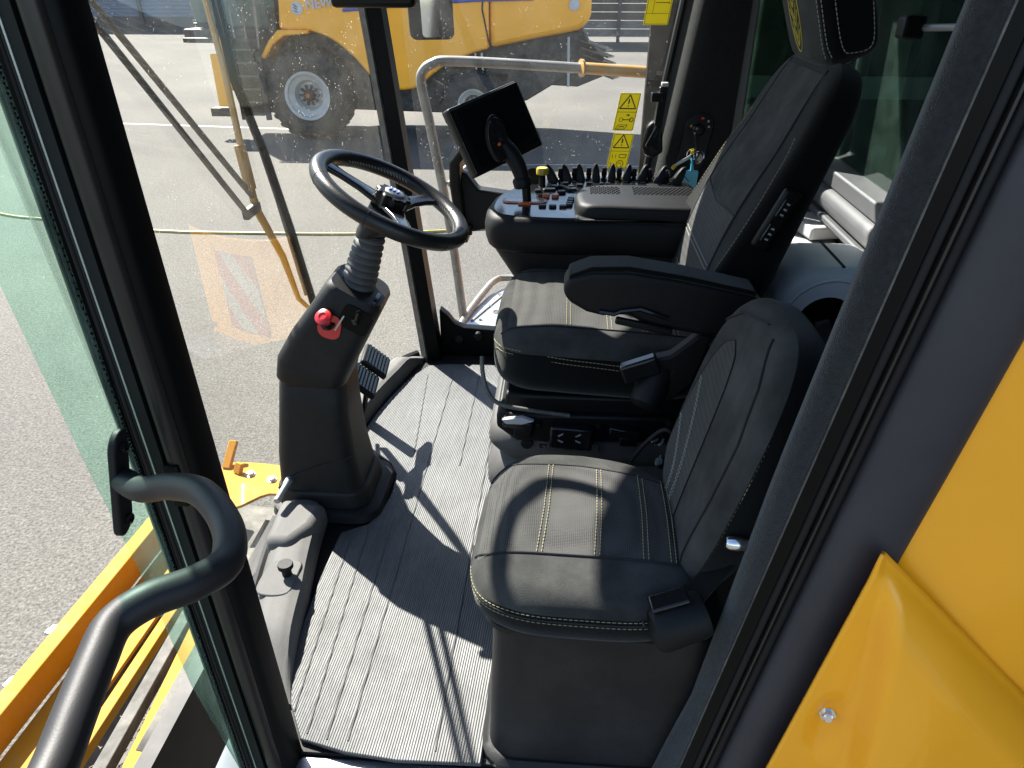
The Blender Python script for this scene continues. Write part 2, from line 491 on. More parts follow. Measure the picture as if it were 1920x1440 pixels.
def thing(name, label, cat, loc=(0, 0, 0), group=None):
    o = bpy.data.objects.new(name, None)
    COL.objects.link(o)
    o.location = loc; o.empty_display_size = .1
    ORG[o.name] = Vector(loc)
    o['label'] = label; o['category'] = cat
    if group: o['group'] = group
    return o

def tag(o, label=None, cat=None, group=None, kind=None):
    if label: o['label'] = label
    if cat: o['category'] = cat
    if group: o['group'] = group
    if kind: o['kind'] = kind
    return o

def text_obj(txt, size, origin, xdir, ydir, name, m, parent, extrude=.001, align='LEFT', bold=0.0):
    cu = bpy.data.curves.new(name, 'FONT')
    cu.body = txt; cu.size = size; cu.extrude = extrude; cu.align_x = align; cu.offset = bold
    tmp = bpy.data.objects.new(name, cu)
    COL.objects.link(tmp)
    dg = bpy.context.evaluated_depsgraph_get(); dg.update()
    me = bpy.data.meshes.new_from_object(tmp.evaluated_get(dg))
    bpy.data.objects.remove(tmp)
    x = Vector(xdir).normalized(); y = Vector(ydir); y = (y - x * y.dot(x)).normalized(); z = x.cross(y)
    mt = Matrix((x, y, z)).transposed()
    org = ORG.get(parent.name, Vector())
    for v in me.vertices:
        v.co = mt @ v.co + Vector(origin) - org
    me.materials.clear(); me.materials.append(M[m])
    o = bpy.data.objects.new(name, me); COL.objects.link(o); o.parent = parent
    ORG[o.name] = org
    return o

def rrect(hx, hy, r, n=5):
    pts = []
    for cx, cy, a0 in ((hx - r, hy - r, 0), (-hx + r, hy - r, 90), (-hx + r, -hy + r, 180), (hx - r, -hy + r, 270)):
        for k in range(n + 1):
            a = R(a0 + 90 * k / n)
            pts.append((cx + r * math.cos(a), cy + r * math.sin(a)))
    return pts

def spline(pts, sub=8, closed=False):
    P = [Vector(p) for p in pts]; out = []
    n = len(P)
    for i in range(n if closed else n - 1):
        if closed:
            p0, p1, p2, p3 = P[i - 1], P[i], P[(i + 1) % n], P[(i + 2) % n]
        else:
            p0, p1, p2, p3 = P[max(i - 1, 0)], P[i], P[i + 1], P[min(i + 2, n - 1)]
        for k in range(sub):
            t = k / sub
            out.append(.5 * ((2 * p1) + (p2 - p0) * t + (2 * p0 - 5 * p1 + 4 * p2 - p3) * t * t + (3 * p1 - p0 - 3 * p2 + p3) * t ** 3))
    if not closed: out.append(P[-1])
    return out

def dashes(mb, pts, wd=.0011, L=.0062, gap=.0028):
    P = [Vector(p) for p in pts]
    cum = [0]
    for i in range(1, len(P)): cum.append(cum[-1] + (P[i] - P[i - 1]).length)
    def at(d):
        for i in range(1, len(P)):
            if cum[i] >= d:
                t = (d - cum[i - 1]) / max(cum[i] - cum[i - 1], 1e-9)
                return P[i - 1].lerp(P[i], t)
        return P[-1]
    d = 0
    while d + L < cum[-1]:
        mb.tube([at(d), at(d + L / 2), at(d + L)], [wd * .8, wd, wd * .8], n=4)
        d += L + gap
    return mb

class Pillow:
    """padded cushion: local x (half a), y (half b), top surface zt, sides rounded"""
    def __init__(s, a, b, n, top, bot, r, crown, warp):
        s.a, s.b, s.n, s.top, s.bot, s.r, s.crown, s.warp = a, b, n, top, bot, r, crown, warp
        s.s0 = 1 - r / min(a, b)
    def zs(s, q):
        z = s.top + s.crown * (1 - q * q)
        if q > s.s0:
            t = min((q - s.s0) / (1 - s.s0), 1)
            z -= s.r * (1 - math.sqrt(max(0, 1 - t * t)))
        return z
    def norm(s, x, y):
        return (abs(x / s.a) ** s.n + abs(y / s.b) ** s.n) ** (1 / s.n)
    def p(s, x, y, off=0):
        return s.warp(x, y, s.zs(s.norm(x, y)) + off)
    def side(s, th, z):
        c, d = math.cos(th), math.sin(th)
        x = s.a * math.copysign(abs(c) ** (2 / s.n), c); y = s.b * math.copysign(abs(d) ** (2 / s.n), d)
        return x, y
    def mesh(s, nt=72):
        mb = MB(); rings = []
        qs = [.02, .15, .3, .45, .6, .72]
        qs = [q for q in qs if q < s.s0 - .03] + [s.s0]
        for k in range(1, 7):
            qs.append(s.s0 + (1 - s.s0) * math.sin(R(15 * k)))
        zz = [(q, s.zs(q)) for q in qs]
        rb = min(s.r, (s.top - s.r - s.bot) * .8)
        zend = zz[-1][1]
        for k in range(1, 4):
            zz.append((1, zend + (s.bot + rb - zend) * k / 3))
        for k in range(1, 5):
            a = R(22.5 * k)
            zz.append((1 - (1 - s.s0) * .7 * (1 - math.cos(a)), s.bot + rb - rb * math.sin(a)))
        zz.append((.5, s.bot)); zz.append((.02, s.bot))
        s.nedge = len(qs) - 1
        for q, z in zz:
            ring = []
            for k in range(nt):
                x, y = s.side(2 * math.pi * k / nt, 0)
                ring.append(s.warp(x * q, y * q, z))
            rings.append(ring)
        s.rings = rings
        return mb.loft(rings[:s.nedge], cap=False).loft([rings[0], rings[0]][:1] + rings[:1], cap=False) if False else s._top(mb)
    def _top(s, mb):
        r = s.rings[:s.nedge]
        mb.loft(r, cap=False)
        n = len(r[0]); mb.f.append(tuple(range(n)))
        return mb
    def gusset(s):
        mb = MB(); r = s.rings[s.nedge - 1:]
        mb.loft(r, cap=False)
        n = len(r[0]); o = (len(r) - 1) * n; mb.f.append(tuple(o + j for j in range(n)))
        return mb
    def patch(s, x0, x1, y0, y1, off, nx=16, ny=16, shape=None):
        mb = MB()
        def fn(u, v):
            x = x0 + (x1 - x0) * u; y = y0 + (y1 - y0) * v
            if shape: x, y = shape(u, v)
            return s.p(x, y, off)
        return mb.grid(fn, nx, ny)
    def line(s, pts, off=.0012, sub=6):
        out = []
        for i in range(len(pts) - 1):
            for k in range(sub):
                t = k / sub
                out.append(s.p(pts[i][0] + (pts[i + 1][0] - pts[i][0]) * t, pts[i][1] + (pts[i + 1][1] - pts[i][1]) * t, off))
        out.append(s.p(*pts[-1], off))
        return out

# ================================================================== SETTING
g = MB().grid(lambda u, v: (-350 + 700 * u, -300 + 700 * v, GZ), 8, 8).build('asphalt_ground', 'asphalt')
tag(g, kind='structure')
for pts, wd, mm in (([(-13.5, 19.62), (-11.75, 19.54), (-8.1, 19.19), (-7.0, 19.1)], .13, 'linewhite'),
                    ([(2.2, 21.0), (3.9, 20.9)], .22, 'lineyellow'),
                    ([(-1.9, 15.4), (.2, 15.62), (1.9, 15.5)], .05, 'linewhite')):
    mb = MB()
    a = [(x, y - wd / 2, GZ + .004) for x, y in pts]; b = [(x, y + wd / 2, GZ + .004) for x, y in pts]
    mb.loft([a, b], closed=False, cap=False)
    tag(mb.build('painted_line', mm), kind='structure')

# --- warehouse wall with horizontal cladding, far left
wh = thing('warehouse', 'long blue-grey warehouse with ribbed horizontal cladding beyond the yard, far left', 'building', (-40, 60, GZ))
prof = []
mb = MB()
nr = 34
y0 = 60
ring_a = []; ring_b = []
for k in range(nr):
    z = GZ + .6 + k * .27
    for dy, dz in ((0, 0), (-.07, .04), (-.07, .16), (0, .2)):
        ring_a.append((-78, y0 + dy, z + dz)); ring_b.append((-13.2, y0 + dy, z + dz))
mb.loft([ring_a, ring_b], closed=False, cap=False)
mb.build('cladding', 'cladding', wh)
MB().box((-45.6, 60.25, GZ + .3), (64.9, .6, .6)).build('plinth', 'claddark', wh)
MB().box((-45.6, 64, GZ + 4.85), (64.9, 7.6, 9.5)).build('hall_body', 'claddark', wh)
for k in range(14):
    MB().box((-76 + k * 4.8, 59.85, GZ + 4.9), (.28, .16, 9.6)).build('post', 'claddark', wh)
MB().box((-45.6, 63, GZ + 9.8), (66, 9, .35)).build('roof_edge', 'claddark', wh)

# --- boarded fence wall, far right
fw = thing('boarded_wall', 'tall weathered brown boarded wall with dark posts behind the parked harvester', 'wall', (8, 47.5, GZ))
zz = GZ + .25
board = None
for k in range(18):
    h = .44
    for c in range(4):
        x0 = -13 + c * 12.6
        mm = 'wood2' if (k * 7 + c * 3) % 5 in (0, 3) else 'wood'
        MB().box((x0 + 6.28, 47.5 + .03 * ((k + c) % 2), zz + h / 2), (12.5, .10, h - .035)).build('board', mm, fw)
    zz += h
for c in range(17):
    MB().box((-13 + c * 3.15, 47.36, GZ + 4.1), (.2, .16, 8.2)).build('post', 'claddark', fw)
MB().box((12.2, 47.5, GZ + 8.3), (51, .4, .25)).build('coping', 'claddark', fw)

# --- thin white marker pole before the boarded wall
mb = MB().tube([(5.15, 36.5, GZ), (5.15, 36.5, GZ + 6.5)], .06, 8)
tag(mb.build('marker_pole', 'offwhite'), 'slim pale pole standing in front of the brown boarded wall', 'pole')

# ================================================================== THE OTHER HARVESTER
hv = thing('combine_harvester', 'yellow combine harvester parked across the yard, seen through the windscreen', 'combine harvester', (-3.5, 19.2, GZ))
def XZ(y):
    return lambda a, b, t: (a, y + t, b)
lowedge = spline([(-6.45, .27, 0), (-5.95, .25, 0), (-5.45, .06, 0), (-5.02, -.28, 0), (-4.70, -.64, 0), (-4.42, -.90, 0), (-4.15, -.985, 0), (-3.80, -.985, 0), (-3.52, -.90, 0), (-3.18, -.64, 0), (-2.75, -.38, 0), (-2.2, -.18, 0), (-1.85, -.09, 0)], 4)
body = [(-6.60, 2.1), (-6.62, .9), (-6.69, .30)] + [(p.x, p.y) for p in lowedge] + [(-1.85, 2.1)]
MB().prism(body, XZ(18.05), 0, 2.5).build('side_panel', 'yellowfar', hv, bevel=.16, seg=4)
tail = [(-1.83, 2.05), (-1.83, -.085), (-.83, .115), (-.2, .22), (.18, .30), (.36, .42), (.43, .62), (.43, .95), (.38, 1.25), (.2, 1.9), (-.2, 2.05)]
MB().prism(tail, XZ(18.08), 0, 2.44).build('tail_hood', 'yellowfar', hv, bevel=.12, seg=3)
MB().tube([(-1.84, 18.03, 2.0), (-1.95, 18.03, 1.2), (-1.99, 18.035, .7), (-1.86, 18.04, .1), (-1.80, 18.05, -.08)], .018, 6).build('panel_gap', 'seam', hv)
mb = MB(); mb.loft([[(-5.15, 18.02, .645), (-3.6, 18.02, .775), (-1.95, 18.02, .865), (-.85, 18.045, .885)],
                    [(-5.15, 18.02, .72), (-3.6, 18.02, .85), (-1.95, 18.02, .93), (-.85, 18.045, .93)]], closed=False, cap=False)
mb.build('blue_stripe', 'blue', hv, solid=.012)
mb = MB().lathe([(.0, 0), (.10, 0), (.115, .012), (.0, .016)], (.05, 18.06, .80), (0, -1, 0), 18)
mb.build('round_badge', 'lettergrey', hv)
text_obj('NEW HOLLAND', .27, (-5.98, 18.02, .70), (1, 0, .10), (0, 0, 1), 'lettering', 'lettergrey', hv, extrude=.006, bold=.006)
mb = MB().lathe([(.0, 0), (.13, 0), (.14, .01), (.0, .014)], (-6.20, 18.045, .72), (0, -1, 0), 20)
eb = mb.build('emblem', 'lettergrey', hv)
mb = Pieces()
for k in range(3):
    mb.bar((-6.27, 18.026, .80 - k * .06), (-6.19, 18.026, .68 - k * .05 + .06), .02, .01, (0, -1, 0))
mb.build('leaf_mark', 'claddark', eb)
# dark belly and rear machinery
MB().prism([(-6.4, .2), (-6.4, -.9), (-5.3, -1.5), (-3.1, -1.55), (-1.0, -1.25), (.2, -.55), (.55, -.2), (.3, .25)], XZ(18.45), 0, 1.9).build('underbody', 'dark', hv, bevel=.04)
Pieces().box((-2.3, 19.3, -1.25), (.35, 2.0, .35)).box((-6.1, 19.3, -1.15), (.6, 1.8, .55)).build('axle', 'dark', hv, bevel=.03)
mb = MB().prism([(-.6, .05), (.2, .15), (.75, -.25), (.95, -.65), (.2, -.95), (-.9, -.9)], XZ(18.6), 0, 1.5)
mb.build('straw_chopper', 'dark', hv, bevel=.03)
for k in range(5):
    a = Vector((.28 + .05 * k, 18.7, .06 - k * .15)); b = a + Vector((.62, -.15, -.20))
    MB().bar(a, b, .9, .035, (.3, 0, 1)).build('spreader_fin', 'gloss', hv)
MB().tube([(-.05, 18.2, .15), (-.02, 18.2, -.9)], .03, 8).build('rear_marker_rod', 'white', hv)
for k in range(3):
    MB().box((-2.6 + k * .5, 18.6, -.5 - .12 * k), (.35, .3, .2)).build('machinery_block', 'dark', hv, bevel=.02)
Pieces().tube([(-2.2, 18.3, -.2), (-2.18, 18.3, -.62)], .03, 8).tube([(-2.05, 18.3, -.2), (-2.03, 18.3, -.60)], .03, 8).build('hydraulic_hose', 'steel', hv)

def wheel(cx, yn, cz, r, wdt, rim, name):
    wpart = MB()
    pr = [(rim, 0), (rim + .05, -.02), (r * .72, -.05), (r * .90, .0), (r * .97, .06), (r, .14), (r, wdt - .14), (r * .97, wdt - .06), (r * .9, wdt), (rim, wdt)]
    wpart.lathe(pr, (cx, yn, cz), (0, 1, 0), 48, cap=False)
    t = wpart.build(name, 'tyre', hv)
    lug = MB()
    for k in range(26):
        for sd in (0, 1):
            a = 2 * math.pi * (k + .5 * sd) / 26
            c = Vector((math.cos(a), 0, math.sin(a))); tg = Vector((-math.sin(a), 0, math.cos(a)))
            p0 = Vector((cx, yn + (.02 if sd == 0 else wdt - .02), cz)) + c * (r * .965)
            p1 = Vector((cx, yn + wdt * .5, cz)) + c * (r * 1.0) + tg * .17
            lug.bar(p0, p1, .075, .075, c)
    lug.build('tread_lug', 'tyre', t)
    dish = MB().lathe([(.01, .16), (.17, .16), (.18, .24), (rim * .55, .26), (rim * .66, .10), (rim * .90, .06), (rim * .92, -.02), (rim * 1.04, -.035), (rim * 1.05, .02)], (cx, yn, cz), (0, 1, 0), 40, cap=False)
    dish.build('rim', 'rimwhite', t)
    hub = Pieces().lathe([(.0, .03), (.10, .035), (.13, .08), (.145, .17)], (cx, yn, cz), (0, 1, 0), 20)
    for k in range(10):
        a = 2 * math.pi * k / 10
        hub.bar((cx + .13 * math.cos(a), yn + .15, cz + .13 * math.sin(a)), (cx + .235 * math.cos(a), yn + .17, cz + .235 * math.sin(a)), .05, .05)
    hub.build('hub', 'dark', t)
    MB().lathe([(.0, 0), (.05, .005), (.055, .04)], (cx, yn, cz), (0, 1, 0), 12).build('hub_cap', 'orange', t)
    return t
wheel(-6.13, 17.80, -1.11, 1.00, .80, .52, 'front_wheel')
wheel(-2.25, 18.1, -1.33, .77, .6, .36, 'rear_wheel')
MB().prism([(-6.7, .28), (-6.95, .05), (-7.2, -.30), (-7.1, -.34), (-6.85, -.02), (-6.55, .16), (-6.0, .2), (-6.0, .28)], XZ(17.95), 0, .75).build('front_mudguard', 'yellowfar', hv, bevel=.03)
# cab of the parked harvester, ladder and yellow guard
cabx = [(-8.9, .35), (-7.1, .2), (-6.85, .5), (-6.75, 2.1), (-9.1, 2.1)]
MB().prism(cabx, XZ(18.55), 0, 1.6).build('cab_glass', 'greenglassfar', hv, bevel=.08)
fr = Pieces()
for a, b in zip(cabx, cabx[1:]):
    fr.tube([(a[0], 18.52, a[1]), (b[0], 18.52, b[1])], .05, 8)
fr.build('cab_frame', 'frame', hv)
MB().box((-8.0, 19.2, .12), (2.2, 1.8, .3)).build('cab_base', 'dark', hv, bevel=.04)
lad = Pieces()
for sx in (-7.82, -7.22):
    lad.bar((sx, 17.9, .1), (sx + .1, 17.75, -1.65), .06, .12, (1, 0, 0))
lad.build('ladder_stile', 'dark', hv)
for k in range(6):
    MB().box((-7.48, 17.86 - k * .02, -.12 - k * .28), (.56, .2, .045)).build('step', 'greypart', hv)
gd = MB().box((-8.22, 17.9, -.80), (.26, .1, 1.15)).build('yellow_guard', 'yellowfar', hv, bevel=.02)
MB().box((-8.0, 17.92, -.42), (.18, .12, 1.2), Matrix.Rotation(R(4), 3, 'Y')).build('yellow_guard', 'yellowfar', hv, bevel=.02)
Pieces().tube([(-7.95, 17.85, -.2), (-7.9, 17.8, .5), (-7.85, 17.85, 1.4)], .035, 8).tube([(-7.15, 17.85, -.1), (-7.1, 17.85, .6), (-7.1, 17.85, 1.4)], .03, 8).build('grab_rail', 'railgrey', hv)
MB().box((-8.3, 17.95, -1.5), (.5, .3, .18)).build('step_foot', 'dark', hv)

MB().box((-7.5, 18.35, -.72), (.85, .08, 1.7)).build('ladder_backing', 'dark', hv)
MB().prism([(-7.2, .1), (-7.25, -1.0), (-6.6, -1.5), (-5.4, -1.5), (-4.8, -.7), (-5.4, .15)], XZ(18.65), 0, .1).build('wheel_shade_panel', 'dark', hv)  # dark sheet added for the shade behind the front wheel
MB().box((-8.05, 18.3, .05), (1.9, .6, .10)).build('cab_platform', 'dark', hv, bevel=.02)
for k in range(3):
    MB().tube([(-7.75 + k * .28, 18.0, .1), (-7.75 + k * .28, 18.0, .75)], .022, 8).build('platform_rail', 'railgrey', hv)
MB().box((-6.85, 18.12, .45), (.20, .12, .55)).build('dark_cover', 'dark', hv, bevel=.03)

# --- yellow hose lying across the yard
pts = spline([(-11.5, 12.4, GZ + .02), (-9.39, 11.27, GZ + .02), (-8.32, 10.99, GZ + .02), (-6.4, 10.57, GZ + .02), (-4.73, 10.556, GZ + .02), (-3.0, 10.66, GZ + .02),
              (-1.48, 10.98, GZ + .02), (.6, 11.5, GZ + .02), (3, 11.6, GZ + .02), (7, 12.4, GZ + .02)], 10)
tag(MB().tube(pts, .022, 8).build('garden_hose', 'hose'), 'yellow hose lying across the sunlit asphalt', 'hose')

# ================================================================== CAB SHELL OF THIS HARVESTER
cab = thing('harvester_cab', 'black framed harvester cab with curved windscreen, carpeted posts and grey floor', 'cab', (0, 1.8, 0))

def glassx(y, z):
    v = min(max((y - .90) / 1.80, 0.001), .999); s = math.sin(math.pi * v)
    return -(.60 + .22 * s ** .6) - .085 * z - .05 * s * z
ROOFZ = 1.95
# windscreen
MB().grid(lambda u, v: (glassx(.90 + 1.80 * (.5 - .5 * math.cos(math.pi * u)), -.04 + (ROOFZ + .04) * v), .90 + 1.80 * (.5 - .5 * math.cos(math.pi * u)), -.04 + (ROOFZ + .04) * v), 36, 12).build('windscreen', 'glass', cab)
# lower edge seal of the windscreen
MB().tube([(glassx(.9 + 1.8 * k / 40, .0) + .008, .9 + 1.8 * k / 40, .0) for k in range(41)], .016, 8).build('windscreen_seal', 'seal', cab)
MB().tube([(glassx(.9 + 1.8 * k / 40, -.05) - .0, .9 + 1.8 * k / 40, -.05) for k in range(41)], .022, 8).build('front_sill', 'frame', cab)
# floor pan (below the mat)
fl = [(glassx(.9 + 1.8 * k / 24, 0) + .02, .9 + 1.8 * k / 24) for k in range(25)] + [(.9, 2.72), (.9, .9)]
MB().prism(fl, lambda a, b, t: (a, b, t), -.08, -.004).build('floor_pan', 'column', cab)
# front ledge moulding: raised strip between mat and glass
def ledge(u, v):
    y = 1.0 + 1.66 * u
    gx = glassx(y, .02) + .022
    wide = .135 if y < 1.62 else .10
    if y > 2.45: wide = .10 - (y - 2.45) * .12
    if y < 1.30: wide = .135 - (1.30 - y) * .12
    prof_ = [(0, .012), (.12, .045), (.3, .060), (.72, .062), (.90, .056), (.97, .04), (1, -.002)]
    q = v * (len(prof_) - 1); i = min(int(q), len(prof_) - 2); t = q - i
    d = prof_[i][0] + (prof_[i + 1][0] - prof_[i][0]) * t; z = prof_[i][1] + (prof_[i + 1][1] - prof_[i][1]) * t
    fade = min(1, (y - 1.0) / .15, (2.66 - y) / .12)
    return (gx + wide * d, y, .004 + z * max(fade, .05))
MB().grid(ledge, 60, 18).build('front_ledge', 'ledge', cab)
# raised boss left of the column
MB().prism([(-.775, 1.43), (-.70, 1.42), (-.655, 1.50), (-.645, 1.60), (-.79, 1.62)], lambda a, b, t: (a, b, t), .0, .082).build('ledge_boss', 'ledge', cab, bevel=.028, seg=4)
# filler cap on its plate
pl = MB().prism(spline([(-.735, 1.29, 0), (-.722, 1.36, 0), (-.64, 1.36, 0), (-.612, 1.33, 0), (-.625, 1.272, 0), (-.71, 1.262, 0)], 5, True), lambda a, b, t: (a, b, t), .062, .069) if False else None
mb = MB(); q = spline([(-.735, 1.28, 0), (-.722, 1.37, 0), (-.655, 1.375, 0), (-.645, 1.33, 0), (-.65, 1.262, 0), (-.71, 1.252, 0)], 5, True)
mb.loft([[(p.x, p.y, .060) for p in q], [(p.x, p.y, .0675) for p in q]])
plate = mb.build('cap_plate', 'ledge', cab, bevel=.003)
MB().lathe([(.0, .038), (.018, .038), (.0195, .034), (.0195, .026), (.013, .022), (.012, 0)], (-.672, 1.325, .066), (0, 0, 1), 24).build('filler_cap', 'rubber', plate)

# sill plate at the door
mb = MB().prism([(-.62, .80), (-.50, .90), (.28, .90), (.30, .80)], lambda a, b, t: (a, b, t), -.10, -.012)
mb.build('door_sill', 'brushed', cab, bevel=.008)

# --- near A post: extruded profile of the frame, seals and trims, leaning slightly forward
def post(profile, p0, p1, name, m, parent, bevel=0):
    a = [(p0[0] + x, p0[1] + y, p0[2]) for x, y in profile]
    b = [(p1[0] + x, p1[1] + y, p1[2]) for x, y in profile]
    return MB().loft([a, b]).build(name, m, parent, bevel=bevel, smooth=50)
P0, P1 = (-.504, .907, -.06), (-.577, .907, 1.94)
def arc(cx, cy, r, a0, a1, n=8):
    return [(cx + r * math.cos(R(a0 + (a1 - a0) * k / n)), cy + r * math.sin(R(a0 + (a1 - a0) * k / n))) for k in range(n + 1)]
frontpost = post([(0, 0), (0, -.048), (-.012, -.062), (-.085, -.062), (-.085, .0)], P0, P1, 'front_post', 'frame', cab)
post(arc(-.026, -.064, .014, 0, -180), P0, P1, 'bulb_seal', 'seal', frontpost)
post([(-.044, -.0625), (-.044, -.072), (-.059, -.072), (-.059, -.0625)], P0, P1, 'seal_channel', 'rubber', frontpost)
post([(-.0595, -.0625), (-.0595, -.0735), (-.062, -.0735), (-.062, -.0625)], P0, P1, 'bright_edge', 'steel', frontpost)
ribs = []
for k in range(5):
    ribs += arc(-.067 - k * .0072, -.066, .0036, 0, -180, 4)
post(ribs + [(-.100, -.05), (-.064, -.05)], P0, P1, 'ribbed_seal', 'rubber', frontpost)
MB().box((-.563, .832, .735), (.024, .016, .075), Matrix.Rotation(R(-2), 3, 'Y')).build('hinge_block', 'frame', frontpost, bevel=.003)

# --- far A post
Q0, Q1 = (-.488, 2.70, -.06), (-.693, 2.70, 1.94)
farpost = post([(0, 0), (0, -.05), (-.045, -.06), (-.075, -.03), (-.075, .03), (0, .03)], Q0, Q1, 'far_front_post', 'frame', cab)
post([(-.047, -.0605), (-.052, -.068), (-.078, -.045), (-.0755, -.031)], Q0, Q1, 'edge_seal', 'greypart', farpost)

# --- right wall: lower panel, window, rear carpeted post
low = [(-.50, -.05), (-.50, .20), (-.465, .17), (-.44, .135), (-.40, .118), (-.27, .112), (-.22, .07), (-.15, .04), (.9, .04), (.9, -.05)]
rw = MB().prism(low, XZ(2.715), 0, .05).build('right_lower_panel', 'frame', cab, bevel=.006)
for x, z in ((-.42, .07), (-.34, .085)):
    MB().lathe([(.0, .014), (.016, .012), (.022, .004), (.022, 0)], (x, 2.715, z), (0, -1, 0), 18).build('plug', 'rubber', rw)
MB().grid(lambda u, v: (-.50 - .12 * v + (1.02 + .10 * v) * u, 2.742 + .02 * math.sin(math.pi * u), .02 + (ROOFZ - .02) * v), 12, 8).build('right_window', 'sideglass', cab)
# carpeted right rear post
rings = []
for k in range(13):
    t = k / 12; z = .05 + 1.88 * t
    xl = .290 + .136 * max(0, (z - .70)) if z > .70 else .290 - (.70 - z) * .10
    xr = .545 + .02 * z
    ring = [(xl, 2.752, z), (xl, 2.738, z), (xl + .028, 2.675, z), (xl + .050, 2.648, z), (xl + .085, 2.634, z), (xr - .03, 2.638, z), (xr, 2.65, z), (xr, 2.75, z)]
    rings.append(ring)
bp = MB().loft(rings).build('right_rear_post', 'darkfelt', cab, smooth=60)
MB().tube([(.268, 2.735, .50), (.276, 2.735, .60), (.288, 2.735, .75), (.335, 2.735, 1.10), (.448, 2.735, 1.92)], .012, 8).build('window_seal', 'seal', bp)

# --- rear wall at x ~ .95 with two windows
rear = MB()
RX = .85
def rbox(y0, y1, z0, z1, x=RX, t=.05):
    rear.box((x + t / 2, (y0 + y1) / 2, (z0 + z1) / 2), (t, y1 - y0, z1 - z0))
rbox(.8, 2.80, -.05, .86)
rbox(.8, 1.17, .86, 1.94)
rbox(2.56, 2.80, .86, 1.94); rbox(1.17, 2.56, 1.40, 1.94)
rwall = rear.build('rear_wall', 'darkfelt', cab)
def frame_ring(y0, y1, z0, z1, r, wd, name, m, x0, x1):
    mb = MB()
    cy, cz = (y0 + y1) / 2, (z0 + z1) / 2
    o = rrect((y1 - y0) / 2, (z1 - z0) / 2, r); i = rrect((y1 - y0) / 2 - wd, (z1 - z0) / 2 - wd, max(r - wd, .005))
    R4 = [[(x0, cy + a, cz + b) for a, b in o], [(x1, cy + a, cz + b) for a, b in o], [(x1, cy + a, cz + b) for a, b in i], [(x0, cy + a, cz + b) for a, b in i], [(x0, cy + a, cz + b) for a, b in o]]
    mb.loft(R4, cap=False)
    return mb.build(name, m, rwall, bevel=.006, seg=2)
frame_ring(1.15, 2.58, .84, 1.42, .07, .045, 'rear_window_frame', 'rearpanel', RX - .05, RX + .03)
MB().box((RX + .02, 1.865, 1.13), (.006, 1.36, .52)).build('rear_pane', 'rearglass', rwall)
MB().box((RX - .035, 1.86, .800), (.07, 1.40, .07)).build('window_ledge', 'rearpanel', rwall, bevel=.03, seg=4)
MB().box((RX - .055, 1.86, .752), (.03, 1.40, .02)).build('ledge_rib', 'rearpanel', rwall, bevel=.006)
# side rear window between carpeted post and rear wall (dark outside with a pale band)
MB().prism([(.545, .70), (.60, .70), (.60, 1.35), (.545, 1.35)], XZ(2.66), 0, .03).build('quarter_frame', 'rearpanel', rwall, bevel=.008)
MB().prism([(.60, .56), (.845, .56), (.845, .62), (.60, .62)], XZ(2.66), 0, .03).build('quarter_sill', 'rearpanel', rwall, bevel=.008)
MB().box((.73, 2.74, 1.0), (.25, .006, .9)).build('quarter_pane', 'rearglass', rwall)
# catch on the rear window
lt = MB().box((.80, 1.97, 1.29), (.05, .055, .05)).build('window_catch', 'black', rwall, bevel=.008)
MB().tube([(.82, 1.95, 1.29), (.845, 1.80, 1.30)], .008, 8).build('catch_arm', 'offwhite', lt)

# roof
MB().tube(spline([(-1.03, 1.80, 1.92), (-1.028, 1.83, 1.82), (-1.030, 1.90, 1.80), (-1.015, 2.04, 1.80), (-.985, 2.11, 1.81), (-.955, 2.15, 1.82), (-.91, 2.17, 1.86), (-.87, 2.17, 1.92)], 6), .018, 10).build('arc_shadow_tube', 'black', cab)  # unseen tube added at windscreen top to cast the curved seat shadow
MB().prism([(-.86, .80), (1.02, .80), (1.02, 2.74), (-.70, 2.74), (-.88, 2.45), (-.97, 2.15), (-1.0, 1.85), (-1.0, 1.5), (-.95, 1.1)], lambda a, b, t: (a, b, t), ROOFZ, ROOFZ + .24).build('roof', 'satin', cab, bevel=.03)
MB().box((-.90, 1.2, -.30), (.04, 1.2, .3)).build('front_beam', 'frame', cab)
MB().box((.2, 1.8, -.25), (1.5, 1.9, .3)).build('cab_underside', 'dark', cab)

# --- near rear door post (jamb): felt, seals, satin post
J0, J1 = (.230, .895, -.06), (.527, .895, 1.94)
jamb = post([(.0, -.03), (.0, .01), (.06, .05), (.26, .05), (.26, -.03)], J0, J1, 'rear_door_post', 'frame', cab)
# felt lining, flaring out towards the floor
def feltring(z):
    t = (z - J0[2]) / (J1[2] - J0[2]); x = J0[0] + (J1[0] - J0[0]) * t
    tab = [(-.06, .046), (.10, .034), (.25, .017), (.5, .026), (.75, .036), (1.4, .040), (2.0, .040)]
    fl_ = .04
    for (z0_, f0), (z1_, f1) in zip(tab, tab[1:]):
        if z0_ <= z <= z1_: fl_ = f0 + (f1 - f0) * (z - z0_) / (z1_ - z0_)
    return [(x + .003, .862, z), (x - .006, .863, z), (x - fl_ * .5, .868, z), (x - fl_ * .8, .878, z), (x - fl_ * .72, .90, z), (x + .05, .94, z), (x + .05, .88, z)]
MB().loft([feltring(-.05 + 1.98 * k / 33) for k in range(34)]).build('felt_lining', 'felt', jamb, smooth=70)
post([(.002, -.031), (.002, -.035), (.0045, -.035), (.0045, -.031)], J0, J1, 'lining_edge', 'greypart', jamb)
post([(.005, -.0305), (.005, -.034), (.025, -.036), (.025, -.0305)], J0, J1, 'door_flange', 'frame', jamb)
post(arc(.033, -.034, .0065, 180, 360), J0, J1, 'inner_seal', 'rubber', jamb)
post([(.041, -.0305), (.041, -.044), (.0435, -.046), (.0455, -.044), (.0455, -.0305)], J0, J1, 'seal_lip', 'seal', jamb)
post(arc(.057, -.034, .0085, 180, 360), J0, J1, 'outer_seal', 'rubber', jamb)
